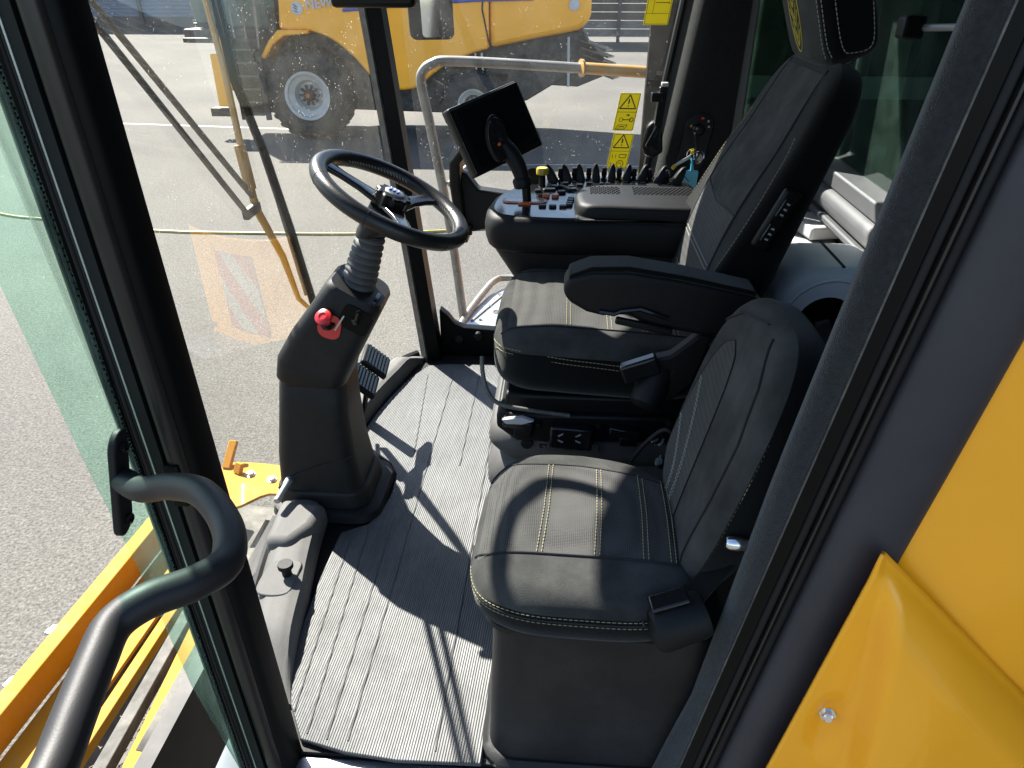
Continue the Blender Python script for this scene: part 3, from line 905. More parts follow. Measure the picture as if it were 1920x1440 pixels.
post([(.068, -.0305)] + [(.128 + .060 * math.cos(R(180 + 180 * k / 14)), -.032 - .028 * math.sin(R(180 * k / 14)) ** .8) for k in range(15)] + [(.188, -.0305)], J0, J1, 'rounded_post_cover', 'post', jamb)
# latch striker
st = MB().lathe([(.0, .052), (.010, .052), (.0125, .048), (.0125, .03), (.011, .028), (.0115, .014), (.015, .012), (.017, 0)], (.328, .903, .607), (-.93, .1, .03), 20).build('door_striker', 'chrome', jamb)
MB().box((.342, .905, .607), (.012, .05, .06), Matrix.Rotation(R(10), 3, 'Y')).build('striker_plate', 'frame', jamb, bevel=.004)

# ================================================================== DRIVER'S SEAT
ds = thing('driver_seat', 'tall black fabric driver seat with headrest, sunlit cushion and air-suspension base', 'seat', (.1, 1.78, 0))
cw = lambda x, y, z: Vector((.105 + x, 1.785 + y, z - .05 * x - .012 * max(0, -x - .12) / .15 + .012 * (abs(y) / .28) ** 3))
cu = Pillow(.275, .285, 4.2, .640, .500, .045, .014, cw)
seat = cu.mesh(88).build('cushion', 'fabric', ds)
cu.gusset().build('gusset', 'fabricdark', seat)
cu.patch(-.235, .22, -.185, .185, .0016, 20, 20).build('centre_panel', 'perf', seat)
sm = Pieces()
for yy in (-.186, .186):
    sm.tube(cu.line([(-.25, yy), (-.1, yy), (.05, yy), (.23, yy)], .0012), .0022, 6)
sm.build('seam', 'seam', seat)
stt = MB()
for xx in (-.085, .015, .10, .175):
    for d in (-.005, .005):
        dashes(stt, cu.line([(xx + d, -.184), (xx + d, 0), (xx + d, .184)], .003), .0010)
stt.build('stitching', 'stitch', seat)
# stitched outline on the near side panel
nside = MB()
def sidepath(o):
    pts = []
    for x, z in ((.21, .595 - o), (.10, .603 - o), (0, .608 - o), (-.12, .606 - o), (-.150, .598 - o)):
        pts.append((x, z))
    pts += [(-.168 + o * .8, .575 - o * .3), (-.170 + o * .8, .545), (-.160 + o * .8, .515)]
    out = []
    for x, z in pts:
        lx = x - .105
        b = .285 * max(0, 1 - abs(lx / .275) ** 4.2) ** (1 / 4.2) if abs(lx) < .275 else 0
        yy = 1.785 - b - .0015
        out.append((x, max(yy, 1.4985), z - .05 * lx + .008))
    return spline(out, 5)
for o in (0, .012):
    dashes(nside, sidepath(o), .0011)
nside.build('side_stitching', 'stitch', seat)

# backrest: local x = height, y = width, z = forwards
BL = .335
def bw(x, y, z):
    h = (x / BL + 1) / 2
    taper = 1.03 - .05 * abs(h - .35) - .24 * max(0, h - .45) ** 1.1
    cxx = .375 + .205 * h - .02 * math.sin(math.pi * h)
    czz = .600 + .635 * h
    nrm = Vector((-.93, 0, .36)); 
    wing = .052 * max(0, (abs(y) / .27 - .62) / .38) ** 1.4 * math.exp(-((h - .15) / .20) ** 2) if abs(y) > .16 else 0
    zz_ = z + wing * (1 if z > 0.03 else .35)
    lumb = .018 * math.sin(math.pi * min(1, h * 1.4)) if z > .03 else 0
    th = 1 - .35 * h
    return Vector((cxx, 1.785 + y * taper, czz)) + nrm * (zz_ * th + lumb)
bk = Pillow(BL, .265, 5.0, .072, -.038, .030, .010, bw)
back = bk.mesh(96).build('backrest', 'fabricdark', ds)
bk.gusset().build('gusset', 'fabricdark', back)
bk.patch(-.31, .30, -.165, .165, .0018, 26, 16).build('centre_panel', 'fabric', back)
bk.patch(-.31, -.02, -.163, .163, .0030, 16, 14).build('lumbar_panel', 'perf', back)
sm = Pieces()
for yy in (-.168, .168):
    sm.tube(bk.line([(-.31, yy), (-.1, yy), (.1, yy), (.31, yy * .93)], .0020), .0028, 6)
sm.tube(bk.line([(-.015, -.165), (-.03, 0), (-.015, .165)], .0035), .0026, 6)
sm.build('seam', 'seam', back)
stt = MB()
for xx in (-.15, -.25):
    for d in (-.006, .006):
        dashes(stt, bk.line([(xx + d, -.16), (xx + d, 0), (xx + d, .16)], .005), .0012)
stt.build('stitching', 'stitchpale', back)
stt = MB()
def wingline(sg):
    pts = []
    for k in range(26):
        x = -.315 + .50 * k / 25
        y = sg * (.246 - .035 * max(0, (x - .02) / .17) ** 2 * (x > .02))
        pts.append(bk.p(x, y, .002))
    return pts
for sg in (-1, 1):
    dashes(stt, wingline(sg), .0011)
stt.build('wing_stitching', 'stitch', back)
# lumbar control pod on the near side of the backrest
pc = Vector((.437, 1.512, .955)); ax = Vector((.40, .02, .91)).normalized()
rotp = Matrix((Vector((.91, 0, -.40)), Vector((0, 1, 0)), Vector((.40, 0, .91)))).transposed()
pod = MB().box(pc, (.040, .020, .135), rotp).build('lumbar_control', 'black', back, bevel=.008, seg=3)
for s in (-1, 1):
    MB().box(pc + ax * s * .028 + Vector((0, -.011, 0)), (.022, .006, .042), rotp).build('rocker_switch', 'gloss', back, bevel=.002)
mk = MB()
for s in (-1, 1):
    for d in (-.012, 0, .012):
        mk.box(pc + ax * (s * .028 + d) + Vector((0, -.0145, 0)), (.007, .001, .004), rotp)
mk.build('switch_symbols', 'offwhite', back)

# headrest
def hw(x, y, z):
    return Vector((.522, 1.785, 1.372)) + Vector((-.34, 0, .94)) * x + Vector((0, 1, 0)) * (y * (1 + .06 * (x / .15))) + Vector((-.94, 0, -.34)) * (z - .008 * (y / .15) ** 2)
hd = Pillow(.142, .158, 7.0, .052, -.050, .022, .004, hw)
head = hd.mesh(72).build('headrest', 'fabricdark', ds)
hd.gusset().build('gusset', 'fabricdark', head)
hd.patch(-.118, .118, -.136, .136, .0015, 12, 12).build('face_panel', 'fabric', head)
sm = MB().tube(hd.line([(-.125, -.142), (0, -.142), (.125, -.142)], .001), .0022, 6)
sm.build('seam', 'seam', head)
stt = MB()
for d in (-.137, -.148):
    dashes(stt, hd.line([(-.115, d), (0, d), (.128, d)], .002), .0012)
def hside(o):
    loop = []
    for a, b in ((.12, .03), (.0, .034), (-.10, .030), (-.118, .005), (-.115, -.035), (-.06, -.045), (.03, -.048), (.12, -.048)):
        loop.append(hw(a + o, -.1595, b * .85))
    return spline(loop, 4)
dashes(stt, hside(0), .0011)
stt.build('stitching', 'stitchpale', head)
# embroidered leaf emblem on the headrest face
em = MB()
oval = [hd.p(-.030 + .078 * math.cos(t), .005 + .038 * math.sin(t), .003) for t in [2 * math.pi * k / 30 for k in range(30)]]
em.tube(oval, .0009, 6, closed=True)
for k in range(3):
    b = .020 - k * .040
    em.tube([hd.p(b, -.022, .003), hd.p(b - .035, .005, .003), hd.p(b, .032, .003)], .0013, 6)
    em.tube([hd.p(b + .014, -.018, .003), hd.p(b - .020, .005, .003), hd.p(b + .014, .028, .003)], .0009, 6)
em.build('embroidered_emblem', 'stitchgold', head)
for yy in (1.73, 1.84):
    MB().tube([(.568, yy, 1.17), (.556, yy, 1.27)], .007, 10).build('headrest_rod', 'chrome', ds)

# folding armrest on the near side
ap = [(.003, .835), (.018, .855), (.06, .866), (.137, .868), (.25, .852), (.40, .822), (.43, .79), (.41, .735), (.316, .728), (.20, .746), (.168, .757), (.143, .772), (.088, .768), (.054, .776), (.02, .796), (.005, .812)]
arm = MB().prism(ap, XZ(1.415), 0, .082).build('armrest', 'satin', ds, bevel=.014, seg=4)
MB().prism([(.012, .845), (.06, .8635), (.137, .866), (.25, .850), (.40, .820), (.40, .832), (.25, .862), (.137, .879), (.06, .876), (.015, .858)], XZ(1.418), 0, .076).build('armrest_pad', 'fabricdark', arm, bevel=.006, seg=3)
MB().tube([(.08, 1.413, .781), (.112, 1.412, .777), (.125, 1.411, .784), (.165, 1.411, .790), (.225, 1.412, .770)], .0055, 8).build('release_lever', 'gloss', arm)
MB().bar((.115, 1.409, .765), (.235, 1.409, .742), .014, .016, (0, 0, 1)).build('tilt_grip', 'black', arm, bevel=.004)
MB().bar((.40, 1.46, .76), (.36, 1.47, .56), .05, .05, (0, 1, 0)).build('armrest_bracket', 'black', ds, bevel=.01)
MB().prism([(.20, .655), (.245, .668), (.30, .72), (.33, .72), (.30, .60), (.25, .545), (.225, .56), (.25, .63), (.215, .632)], XZ(1.44), 0, .035).build('recliner_lever', 'satin', ds, bevel=.006)

# seat frame, front tube, suspension
MB().box((.13, 1.785, .475), (.52, .50, .05)).build('seat_frame', 'black', ds, bevel=.008)
MB().tube(spline([(.03, 1.487, .475), (-.05, 1.485, .485), (-.135, 1.49, .497), (-.168, 1.505, .52), (-.182, 1.52, .565), (-.185, 1.54, .60)], 6), .0055, 10).build('front_tube', 'greypart', ds)
MB().prism([(-.15, .455), (-.15, .415), (-.10, .375), (.30, .385), (.36, .46)], XZ(1.515), 0, .53).build('control_frame', 'black', ds, bevel=.008)
for x, z, nm in ((-.095, .438, 0), (.165, .425, 1)):
    lv = MB().box((x, 1.503, z), (.075, .028, .022), Matrix.Rotation(R(10), 3, 'Y')).build('adjust_lever', 'gloss', ds, bevel=.004)
    MB().box((x + .012, 1.503, z - .026), (.045, .018, .026)).build('lever_body', 'black', ds, bevel=.004)
    if nm == 0:
        MB().prism([(x - .04, z + .016), (x + .01, z + .024), (x + .04, z + .014), (x + .01, z + .004), (x - .03, z + .004)], XZ(1.488), 0, .014).build('lever_tip', 'white', ds, bevel=.002)
md = MB().box((.035, 1.502, .405), (.105, .03, .062), Matrix.Rotation(R(3), 3, 'Y')).build('weight_control', 'gloss', ds, bevel=.006)
mk = MB()
for k, (dx, dz) in enumerate(((-.025, .010), (-.025, -.008), (.018, .010), (.018, -.008))):
    mk.box((.035 + dx, 1.4865, .408 + dz), (.014, .0012, .004), Matrix.Rotation(R(25 if k % 2 else -30), 3, 'Y'))
mk.build('control_symbols', 'offwhite', ds)
Pieces().lathe([(.0, .012), (.007, .010), (.010, .0)], (-.045, 1.515, .43), (0, -1, 0), 12).lathe([(.0, .012), (.007, .010), (.010, .0)], (.105, 1.515, .43), (0, -1, 0), 12).lathe([(.0, .02), (.012, .016), (.014, .0)], (.275, 1.515, .45), (0, -1, 0), 14).build('frame_bolt', 'black', ds)
# rubber bellows of the suspension
rings = []
for z, g in ((.02, .0), (.06, .018), (.10, .022), (.135, .006), (.15, -.008), (.165, .006), (.20, .024), (.24, .024), (.275, .008), (.29, -.006), (.305, .006), (.33, .020), (.365, .016), (.39, .0)):
    rings.append([(.105 + a, 1.80 + b, z) for a, b in rrect(.265 + g, .255 + g, .09, 7)])
bel = MB().loft(rings).build('suspension_bellows', 'bellowsgrey', ds, smooth=60)
text_obj('GRAMMER', .034, (-.050, 1.5205, .352), (1, 0, -.02), (0, 0, 1), 'embossed_lettering', 'bellowsgrey', bel, extrude=.003, bold=.0012)
MB().lathe([(.0, .004), (.014, .004), (.016, 0)], (-.074, 1.5240, .364), (0, -1, 0), 16).build('embossed_mark', 'satin', bel)

# lap-belt reel and buckle
c = Vector((.215, 1.455, .590))
rx = Vector((-.35, -.55, -.75)).normalized()
reel = MB().lathe([(.0, .062), (.022, .062), (.036, .052), (.038, .04), (.038, -.035), (.0, -.035)], c, rx, 28).build('belt_reel', 'satin', ds)
MB().box(c + Vector((-.035, -.015, .045)), (.085, .03, .045), Matrix.Rotation(R(-22), 3, 'Y')).build('belt_tongue', 'gloss', reel, bevel=.006, seg=3)
bkl = MB().box((.30, 1.44, .375), (.05, .024, .075), Matrix.Rotation(R(38), 3, 'Y')).build('belt_buckle', 'black', ds, bevel=.006)
MB().box((.288, 1.429, .402), (.05, .012, .022), Matrix.Rotation(R(-52), 3, 'Y')).build('release_button', 'red', bkl, bevel=.003)

# ================================================================== INSTRUCTOR SEAT
bs = thing('instructor_seat', 'low black fabric passenger seat nearest the open door, with yellow stitching', 'seat', (.08, 1.08, 0))
def pw(x, y, z):
    return Vector((.058 + x * (1 - .03 * y / .22) , 1.092 + y + .03 * (x / .2) * (x > 0) * (y > 0) * -1, z - .02 * x - .035 * max(0, (-x - .12) / .09) ** 2 * .5))
pc_ = Pillow(.206, .228, 3.6, .492, .395, .038, .016, pw)
pcush = pc_.mesh(88).build('cushion', 'fabric', bs)
pc_.gusset().build('gusset', 'fabricdark', pcush)
pc_.patch(-.185, .155, -.118, .150, .0016, 22, 18, shape=lambda u, v: (-.190 + .35 * u + .0 * v, -.118 + .268 * v - .03 * (1 - u) * (v - .5) * 0)).build('centre_panel', 'perf', pcush)
sm = Pieces()
sm.tube(pc_.line([(-.196, -.10), (-.17, -.117), (-.05, -.120), (.08, -.120), (.16, -.120)], .0016), .0022, 6)
sm.tube(pc_.line([(-.195, .13), (-.16, .150), (-.05, .153), (.08, .150), (.16, .140)], .0016), .0022, 6)
sm.build('seam', 'seam', pcush)
stt = MB()
for xx, nearc in ((-.068, -.118), (.033, -.118), (.118, -.118), (.166, -.118)):
    for d in (-.0045, .0045):
        dashes(stt, pc_.line([(xx + d - .012, -.117), (xx + d - .004, 0), (xx + d, .150)], .0032), .0010)
stt.build('stitching', 'stitch', pcush)
def pside(z, t0=-2.9, t1=-1.15):
    out = []
    for k in range(40):
        th = t0 + (t1 - t0) * k / 39
        x, y = pc_.side(th, 0)
        out.append(pw(x * 1.004, y * 1.004, z))
    return out
stt = MB(); dashes(stt, pside(.462), .0010); dashes(stt, pside(.448), .0010)
stt.build('edge_stitching', 'stitch', pcush)
MB().tube(pside(.4545, -3.1, -1.0), .0016, 6).build('edge_seam', 'seam', pcush)
rings = [[(.075 + a, 1.10 + b, z) for a, b in rrect(hx, hy, .06, 6)] for z, hx, hy in ((.375, .185, .20), (.385, .195, .208), (.398, .195, .208), (.402, .19, .20))]
MB().loft(rings).build('seat_pan', 'black', bs)
def bring(z):
    t = z / .375
    return [(.105 + a, 1.10 + b + .004 * t, z) for a, b in rrect(.222 - .012 * t, .20 - .006 * t, .055, 7)]
base = MB().loft([bring(z) for z in (0, .01, .06, .065, .07, .2, .36, .375)]).build('seat_base', 'column', bs)
MB().loft([[(.105 + a, 1.10 + b, z) for a, b in rrect(.236, .214, .06, 7)] for z in (-.002, .012)] + [[(.105 + a, 1.10 + b, z) for a, b in rrect(.226, .205, .058, 7)] for z in (.022,)]).build('base_trim', 'column', bs)

PB = .262
def qw(x, y, z):
    h = (x / PB + 1) / 2
    cx_ = .270 + .125 * h; cz_ = .425 + .480 * h
    nrm = Vector((-.965, 0, .26))
    sc = 1.0 - .12 * max(0, h - .55)
    curve = .020 * (y / .19) ** 2
    return Vector((cx_, 1.115 + y * sc, cz_)) + nrm * (z + curve - .012 * math.cos(math.pi * (h - .5)) * 0)
pb = Pillow(PB, .196, 3.4, .050, -.040, .034, .014, qw)
pback = pb.mesh(88).build('backrest', 'fabric', bs)
pb.gusset().build('gusset', 'fabricdark', pback)
def lens(u, v):
    x = -.235 + .40 * u
    half = .085 * math.sqrt(max(0.0, 1 - (abs(u - .25) / .75) ** 2.2))
    return x, .075 + (v - .5) * 2 * half + .03 * (u - .5) * 0
pb.patch(0, 0, 0, 0, .0018, 24, 14, shape=lens).build('lens_panel', 'perf', pback)
sm = Pieces()
arcpts = [lens(k / 24, 0) for k in range(25)] + [lens(1 - k / 24, 1) for k in range(1, 25)]
sm.tube([pb.p(a, b, .0018) for a, b in arcpts], .0011, 6)
sm.tube(pb.line([(-.20, -.135), (-.05, -.150), (.08, -.150), (.17, -.115), (.235, -.05)], .0016), .0022, 6)
sm.tube(pb.line([(.165, .165), (.215, .10), (.240, .0)], .0016), .0020, 6)
sm.build('seam', 'seam', pback)
stt = MB()
for (a0, a1) in (((.045, .135), (-.225, .045)), ((-.06, .150), (-.235, .085))):
    for d in (-.004, .004):
        pts = []
        for k in range(14):
            t = k / 13
            x = a0[0] + (a1[0] - a0[0]) * t
            y = a0[1] + (a1[1] - a0[1]) * t - .035 * math.sin(math.pi * t)
            pts.append(pb.p(x, y + d, .0034))
        dashes(stt, pts, .0010)
stt.build('stitching', 'stitchpale', pback)
stt = MB()
for o in (.0, .010):
    pts = []
    for k in range(40):
        x = -.235 + .395 * k / 39
        y = -.196 * max(0, 1 - abs(x / PB) ** 3.4) ** (1 / 3.4)
        pts.append(qw(x * .985, y * .99, .024 - o * 1.4 - .001))
    dashes(stt, pts, .0013)
stt.build('edge_stitching', 'stitch', pback)
# lap belt reel of the instructor seat
c = Vector((.214, .880, .455)); rx = Vector((-.90, -.25, -.25)).normalized()
reel = MB().lathe([(.0, .050), (.022, .050), (.036, .044), (.041, .034), (.041, -.036), (.038, -.046), (.0, -.046)], c, rx, 28).build('belt_reel', 'satin', bs)
Pieces().lathe([(.0, .003), (.005, .003), (.006, 0)], c + rx * .05 + Vector((-.012, 0, .018)), rx, 10).lathe([(.0, .003), (.005, .003), (.006, 0)], c + rx * .05 + Vector((.012, 0, -.02)), rx, 10).build('reel_screw', 'gloss', reel)
MB().bar(c + Vector((-.050, 0, .034)), c + Vector((.012, .010, .054)), .034, .009, (-.4, -.2, 1)).build('belt_tongue', 'gloss', reel, bevel=.004)
MB().bar(c + Vector((.02, .02, .03)), c + Vector((.075, .06, .085)), .042, .004, (-.5, -.2, 1)).build('belt_webbing', 'fabricdark', bs, bevel=.001)
for (x, y, z) in ((.235, 1.33, .46), (.25, 1.30, .42), (.225, 1.36, .50)):
    MB().lathe([(.0, .02), (.009, .019), (.011, .005), (.016, .003), (.016, 0)], (x, y, z), (-.5, -.6, .6), 14).build('hinge_nut', 'gloss', bs)
MB().tube(spline([(.17, 1.36, .44), (.20, 1.35, .50), (.235, 1.34, .54), (.26, 1.33, .52)], 6), .005, 8).build('cable', 'rubber', bs)

# ================================================================== FLOOR MAT
mp = [(-.512, .918), (-.56, 1.00), (-.590, 1.095), (-.605, 1.22), (-.610, 1.38), (-.606, 1.555), (-.575, 1.575), (-.535, 1.60), (-.510, 1.66), (-.500, 1.75), (-.505, 1.84), (-.535, 1.90), (-.585, 1.94),
      (-.632, 1.965), (-.672, 2.07), (-.655, 2.20), (-.625, 2.34), (-.585, 2.47), (-.53, 2.58), (-.44, 2.60), (-.29, 2.60), (.2, 2.60), (.2, 1.50), (-.118, 1.45), (-.126, 1.2), (-.128, .89), (-.30, .885), (-.41, .895)]
mb = MB().prism(mp, lambda a, b, t: (a, b, t), .0, .010)
matto = mb.build('floor_mat', 'mat', None, bevel=.003)
tag(matto, 'worn grey ribbed rubber mat covering the cab floor', 'floor mat')
# moulded wide grooves of the mat
gv = Pieces()
for x0, x1, y0, y1 in ((-.545, -.572, .98, 1.54), (-.500, -.530, .93, 1.58), (-.455, -.468, .92, 1.62), (-.410, -.418, .92, 2.5), (-.225, -.225, .91, 2.5), (-.31, -.315, 1.9, 2.5), (-.47, -.52, 1.95, 2.5)):
    gv.bar((x0, y0, .0105), (x1, y1, .0105), .004, .0025)
gvo = gv.build('mat_ridge', 'matridge', matto, bevel=.001)

# ================================================================== STEERING COLUMN
sc = thing('steering_column', 'charcoal steering column with leather wheel, rubber bellows and red knob', 'steering column', (-.68, 1.75, 0))
AX = Vector((.47, 0, .883)).normalized()
# ribbed foot and lower housing
MB().loft([[(-.672 + a, 1.745 + b, z) for a, b in rrect(hx, hy, .07, 8)] for z, hx, hy in ((.008, .165, .150), (.03, .160, .145), (.036, .150, .135))]).build('foot_gaiter', 'rubber', sc)
MB().loft([[(-.682 + a, 1.745 + b, z) for a, b in rrect(hx, hy, .06, 8)] for z, hx, hy in ((.036, .140, .122), (.085, .136, .118), (.092, .128, .112))]).build('foot_ring', 'column', sc, bevel=.004)
def lring(z, cx, hx, hy, r=.045):
    return [(cx + a, 1.745 + b, z) for a, b in rrect(hx, hy, r, 8)]
low_h = MB().loft([lring(.085, -.684, .124, .110), (lring(.20, -.688, .112, .104)), lring(.33, -.680, .100, .098), lring(.425, -.672, .094, .094), lring(.436, -.672, .086, .088)]).build('lower_housing', 'column', sc)
MB().tube([(-.80, 1.632, .10), (-.735, 1.632, .15), (-.66, 1.636, .185), (-.60, 1.644, .20), (-.572, 1.66, .21)], .0022, 6).build('panel_joint', 'seam', low_h)
# cowl leaning towards the driver
def cring(c, hx, hy, tilt, r=.04):
    n = Vector((math.sin(tilt), 0, math.cos(tilt))); u = Vector((math.cos(tilt), 0, -math.sin(tilt)))
    return [Vector(c) + u * a + Vector((0, 1, 0)) * b for a, b in rrect(hx, hy, r, 8)]
cowl = MB().loft([cring((-.672, 1.745, .424), .088, .090, .05), cring((-.672, 1.745, .440), .096, .096, .12), cring((-.662, 1.745, .480), .097, .096, .30), cring((-.625, 1.745, .540), .092, .094, .48),
                  cring((-.570, 1.745, .620), .083, .092, .52), cring((-.530, 1.745, .682), .078, .090, .52), cring((-.523, 1.745, .693), .070, .083, .52)]).build('upper_cowl', 'column', sc)
# bellows
prof_ = [(.052, 0), (.054, .012), (.047, .016)]
zz_ = .018
for k in range(8):
    r0 = .046 - .0012 * k
    prof_ += [(r0 - .010, zz_), (r0, zz_ + .006), (r0, zz_ + .011), (r0 - .010, zz_ + .017)]
    zz_ += .0185
prof_ += [(.030, zz_), (.036, zz_ + .004)]
B0 = Vector((-.538, 1.745, .672))
BX = Vector((.33, 0, .944)).normalized()
MB().lathe(prof_, B0, BX, 32).build('bellows', 'bellowsgrey', sc, smooth=60)
top = B0 + BX * (zz_ + .002)
WC = Vector((-.424, 1.75, .918))
MB().loft([[top + Vector((.041 * math.cos(2 * math.pi * k / 24), .041 * math.sin(2 * math.pi * k / 24), 0)) for k in range(24)],
           [top + AX * .03 + Vector((.048 * math.cos(2 * math.pi * k / 24), .05 * math.sin(2 * math.pi * k / 24), -.01)) for k in range(24)],
           [WC - AX * .030 + Vector((.040 * math.cos(2 * math.pi * k / 24), .044 * math.sin(2 * math.pi * k / 24), -.02 * math.cos(2 * math.pi * k / 24))) for k in range(24)]]).build('wheel_shroud', 'column', sc, smooth=60)
MB().lathe([(.056, 0), (.060, .006), (.056, .012), (.050, .012), (.050, 0)], B0 - BX * .004, BX, 32).build('bellows_ring', 'satin', sc)
# steering wheel
wu = Vector((.883, 0, -.47)); wv = Vector((0, 1, 0))
RW = .187
rim = MB().tube([WC + (wu * math.cos(2 * math.pi * k / 72) + wv * math.sin(2 * math.pi * k / 72)) * RW for k in range(72)], .0205, 16, closed=True)
sw = rim.build('steering_wheel', 'leather', sc)
lp = MB()
for k in range(120):
    a = 2 * math.pi * k / 120
    if (k // 10) % 3 == 2: continue
    d = wu * math.cos(a) + wv * math.sin(a)
    t_ = -wu * math.sin(a) + wv * math.cos(a)
    p = WC + d * (RW - .0203) + AX * .002
    lp.tube([p - t_ * .003 - AX * .003, p + t_ * .003 + AX * .003], .0011, 4)
lp.build('wheel_lacing', 'stitchpale', sw)
jn = Pieces()
for a in (35, 95, 145, 215, 265, 325):
    d = wu * math.cos(R(a)) + wv * math.sin(R(a)); t_ = -wu * math.sin(R(a)) + wv * math.cos(R(a))
    jn.lathe([(.0209, -.0012), (.0211, 0), (.0209, .0012)], WC + d * RW, t_, 18)
jn.build('leather_joint', 'seam', sw)
for a in (180, 62, 298):
    d = wu * math.cos(R(a)) + wv * math.sin(R(a)); s_ = AX.cross(d)
    rings = []
    for t, wd, dp in ((.03, .030, -.016), (.08, .020, -.010), (.13, .018, -.006), (.172, .026, -.002)):
        c_ = WC + d * t + AX * dp
        rings.append([c_ + s_ * a_ + AX * b_ for a_, b_ in rrect(wd, .007, .006, 3)])
    MB().loft(rings).build('spoke', 'gloss', sw)
hub = MB(); 
scal = []
for z_, m_ in ((-.022, .9), (.004, 1.0), (.012, 1.0), (.016, .9)):
    scal.append([WC + AX * z_ + (wu * math.cos(2 * math.pi * k / 60) + wv * math.sin(2 * math.pi * k / 60)) * (.043 + .0035 * math.cos(10 * 2 * math.pi * k / 60)) * m_ for k in range(60)])
hubo = hub.loft(scal).build('hub', 'black', sw)
MB().lathe([(.0, .021), (.022, .0205), (.025, .018), (.025, .014)], WC, AX, 28).build('hub_badge', 'blue' if False else 'steel', hubo)
lf = Pieces()
for k in range(3):
    o = WC + AX * .0225 + wu * (-.010 + k * .010)
    lf.tube([o - wv * .012 - wu * .004, o, o + wv * .012 - wu * .004], .0016, 5)
lf.build('badge_leaf', 'blue', hubo)
# red knob and toggle on the near face of the cowl
kn = MB().lathe([(.011, 0), (.011, .012), (.010, .016), (.011, .019), (.019, .023), (.0225, .029), (.0215, .036), (.013, .039), (.010, .0395), (.009, .0375), (.0, .0375)], (-.593, 1.653, .622), (-.10, -.62, .78), 28).build('red_knob', 'red', sc)
MB().lathe([(.018, -.006), (.021, -.002), (.020, .004), (.013, .006)], (-.593, 1.653, .622), (-.10, -.62, .78), 24).build('knob_collar', 'gloss', kn)
MB().loft([[Vector((-.590, 1.6505, .614)) + Vector((.95, 0, -.3)) * a + Vector((.25, -.02, .95)) * b + Vector((0, -.002 * q, 0)) for a, b in rrect(.030, .036, .024, 5)] for q in (0, 1)]).build('knob_surround', 'red', kn)
sp = MB().loft([[Vector((-.520, 1.6525, .632)) + Vector((.86, 0, -.5)) * a + Vector((.5, 0, .86)) * b + Vector((0, -.002 * q, 0)) for a, b in rrect(.040, .034, .014, 5)] for q in (0, 1)]).build('switch_panel', 'frame', sc)
MB().lathe([(.011, 0), (.011, .006), (.007, .009), (.0055, .014), (.0065, .050), (.0, .052)], (-.522, 1.652, .628), (.40, -.50, .77), 16).build('toggle_switch', 'gloss', sp)
MB().box((-.562, 1.649, .625), (.004, .004, .05), Matrix.Rotation(R(35), 3, 'Y')).build('switch_edge', 'steel', sp)
MB().loft([[Vector((-.482, 1.70, .66)) + Vector((.5, 0, .86)) * a + Vector((0, 1, 0)) * b + Vector((.86, 0, -.5)) * q for a, b in rrect(.022, .03, .008, 4)] for q in (-.004, .006)]).build('side_button', 'gloss', sc)
# tilt rod near the foot
MB().lathe([(.0, .092), (.009, .092), (.0105, .088), (.0105, .03), (.013, .025), (.013, 0)], (-.765, 1.645, .125), (-.10, -.90, -.12), 16).build('tilt_rod', 'steel', sc)

# ================================================================== PEDALS
def pedal(cx, cy, cz, label):
    p = thing('brake_pedal', label, 'pedal', (cx, cy, .01), 'brake pedals')
    rot = Matrix.Rotation(R(6), 3, 'Z') @ Matrix.Rotation(R(-48), 3, 'Y')
    pad = MB().box((cx, cy, cz), (.018, .128, .100), rot).build('pad', 'rubber', p, bevel=.005)
    gr = MB()
    for i in range(10):
        for j in range(7):
            gr.box(Vector((cx, cy, cz)) + rot @ Vector((.0105, -.054 + i * .012, -.036 + j * .012)), (.006, .0075, .0075), rot)
    gr.build('grip_stud', 'gloss', pad)
    MB().bar((cx - .02, cy, cz - .02), (cx - .075, cy + .03, .02), .05, .012, (1, 0, 0)).build('arm', 'frame', p, bevel=.003)
pedal(-.625, 1.995, .262, 'left of the two black studded brake pedals, behind the steering column')
pedal(-.618, 2.127, .262, 'right of the two black studded brake pedals, nearer the far window')

# ================================================================== ARMREST CONSOLE
ac = thing('control_console', 'black armrest console with buttons, control lever and a row of paddles', 'console', (.05, 2.2, 0))
def topz(y): return .805
outl = spline([(-.232, 2.12, 0), (-.222, 2.03, 0), (-.17, 1.985, 0), (-.02, 1.968, 0), (.12, 1.975, 0), (.40, 1.985, 0), (.42, 2.2, 0), (.40, 2.47, 0), (.2, 2.50, 0), (.0, 2.48, 0), (-.13, 2.38, 0), (-.21, 2.25, 0)], 6, True)
def inset(pts, k):
    c_ = Vector((.09, 2.22, 0))
    return [c_ + (p - c_) * k for p in pts]
rings = []
for z, k in ((.705, .955), (.712, .975), (.735, .995), (.765, 1.0), (.790, .985), (.802, .955), (.806, .93)):
    rings.append([(p.x, p.y, z) for p in inset(outl, k)])
cbody = MB().loft(rings).build('console_body', 'satin', ac, smooth=60)
MB().loft([[(p.x, p.y, z) for p in inset(outl, .915)] for z in (.8062, .8085)]).build('top_panel', 'gloss', ac)
lowr = []
for z, k, sx in ((.704, .94, 0), (.60, .84, .03), (.50, .74, .06), (.34, .68, .07)):
    lowr.append([(p.x + sx, p.y, z) for p in inset(outl, k)])
MB().loft(lowr).build('console_pod', 'column', ac, smooth=60)
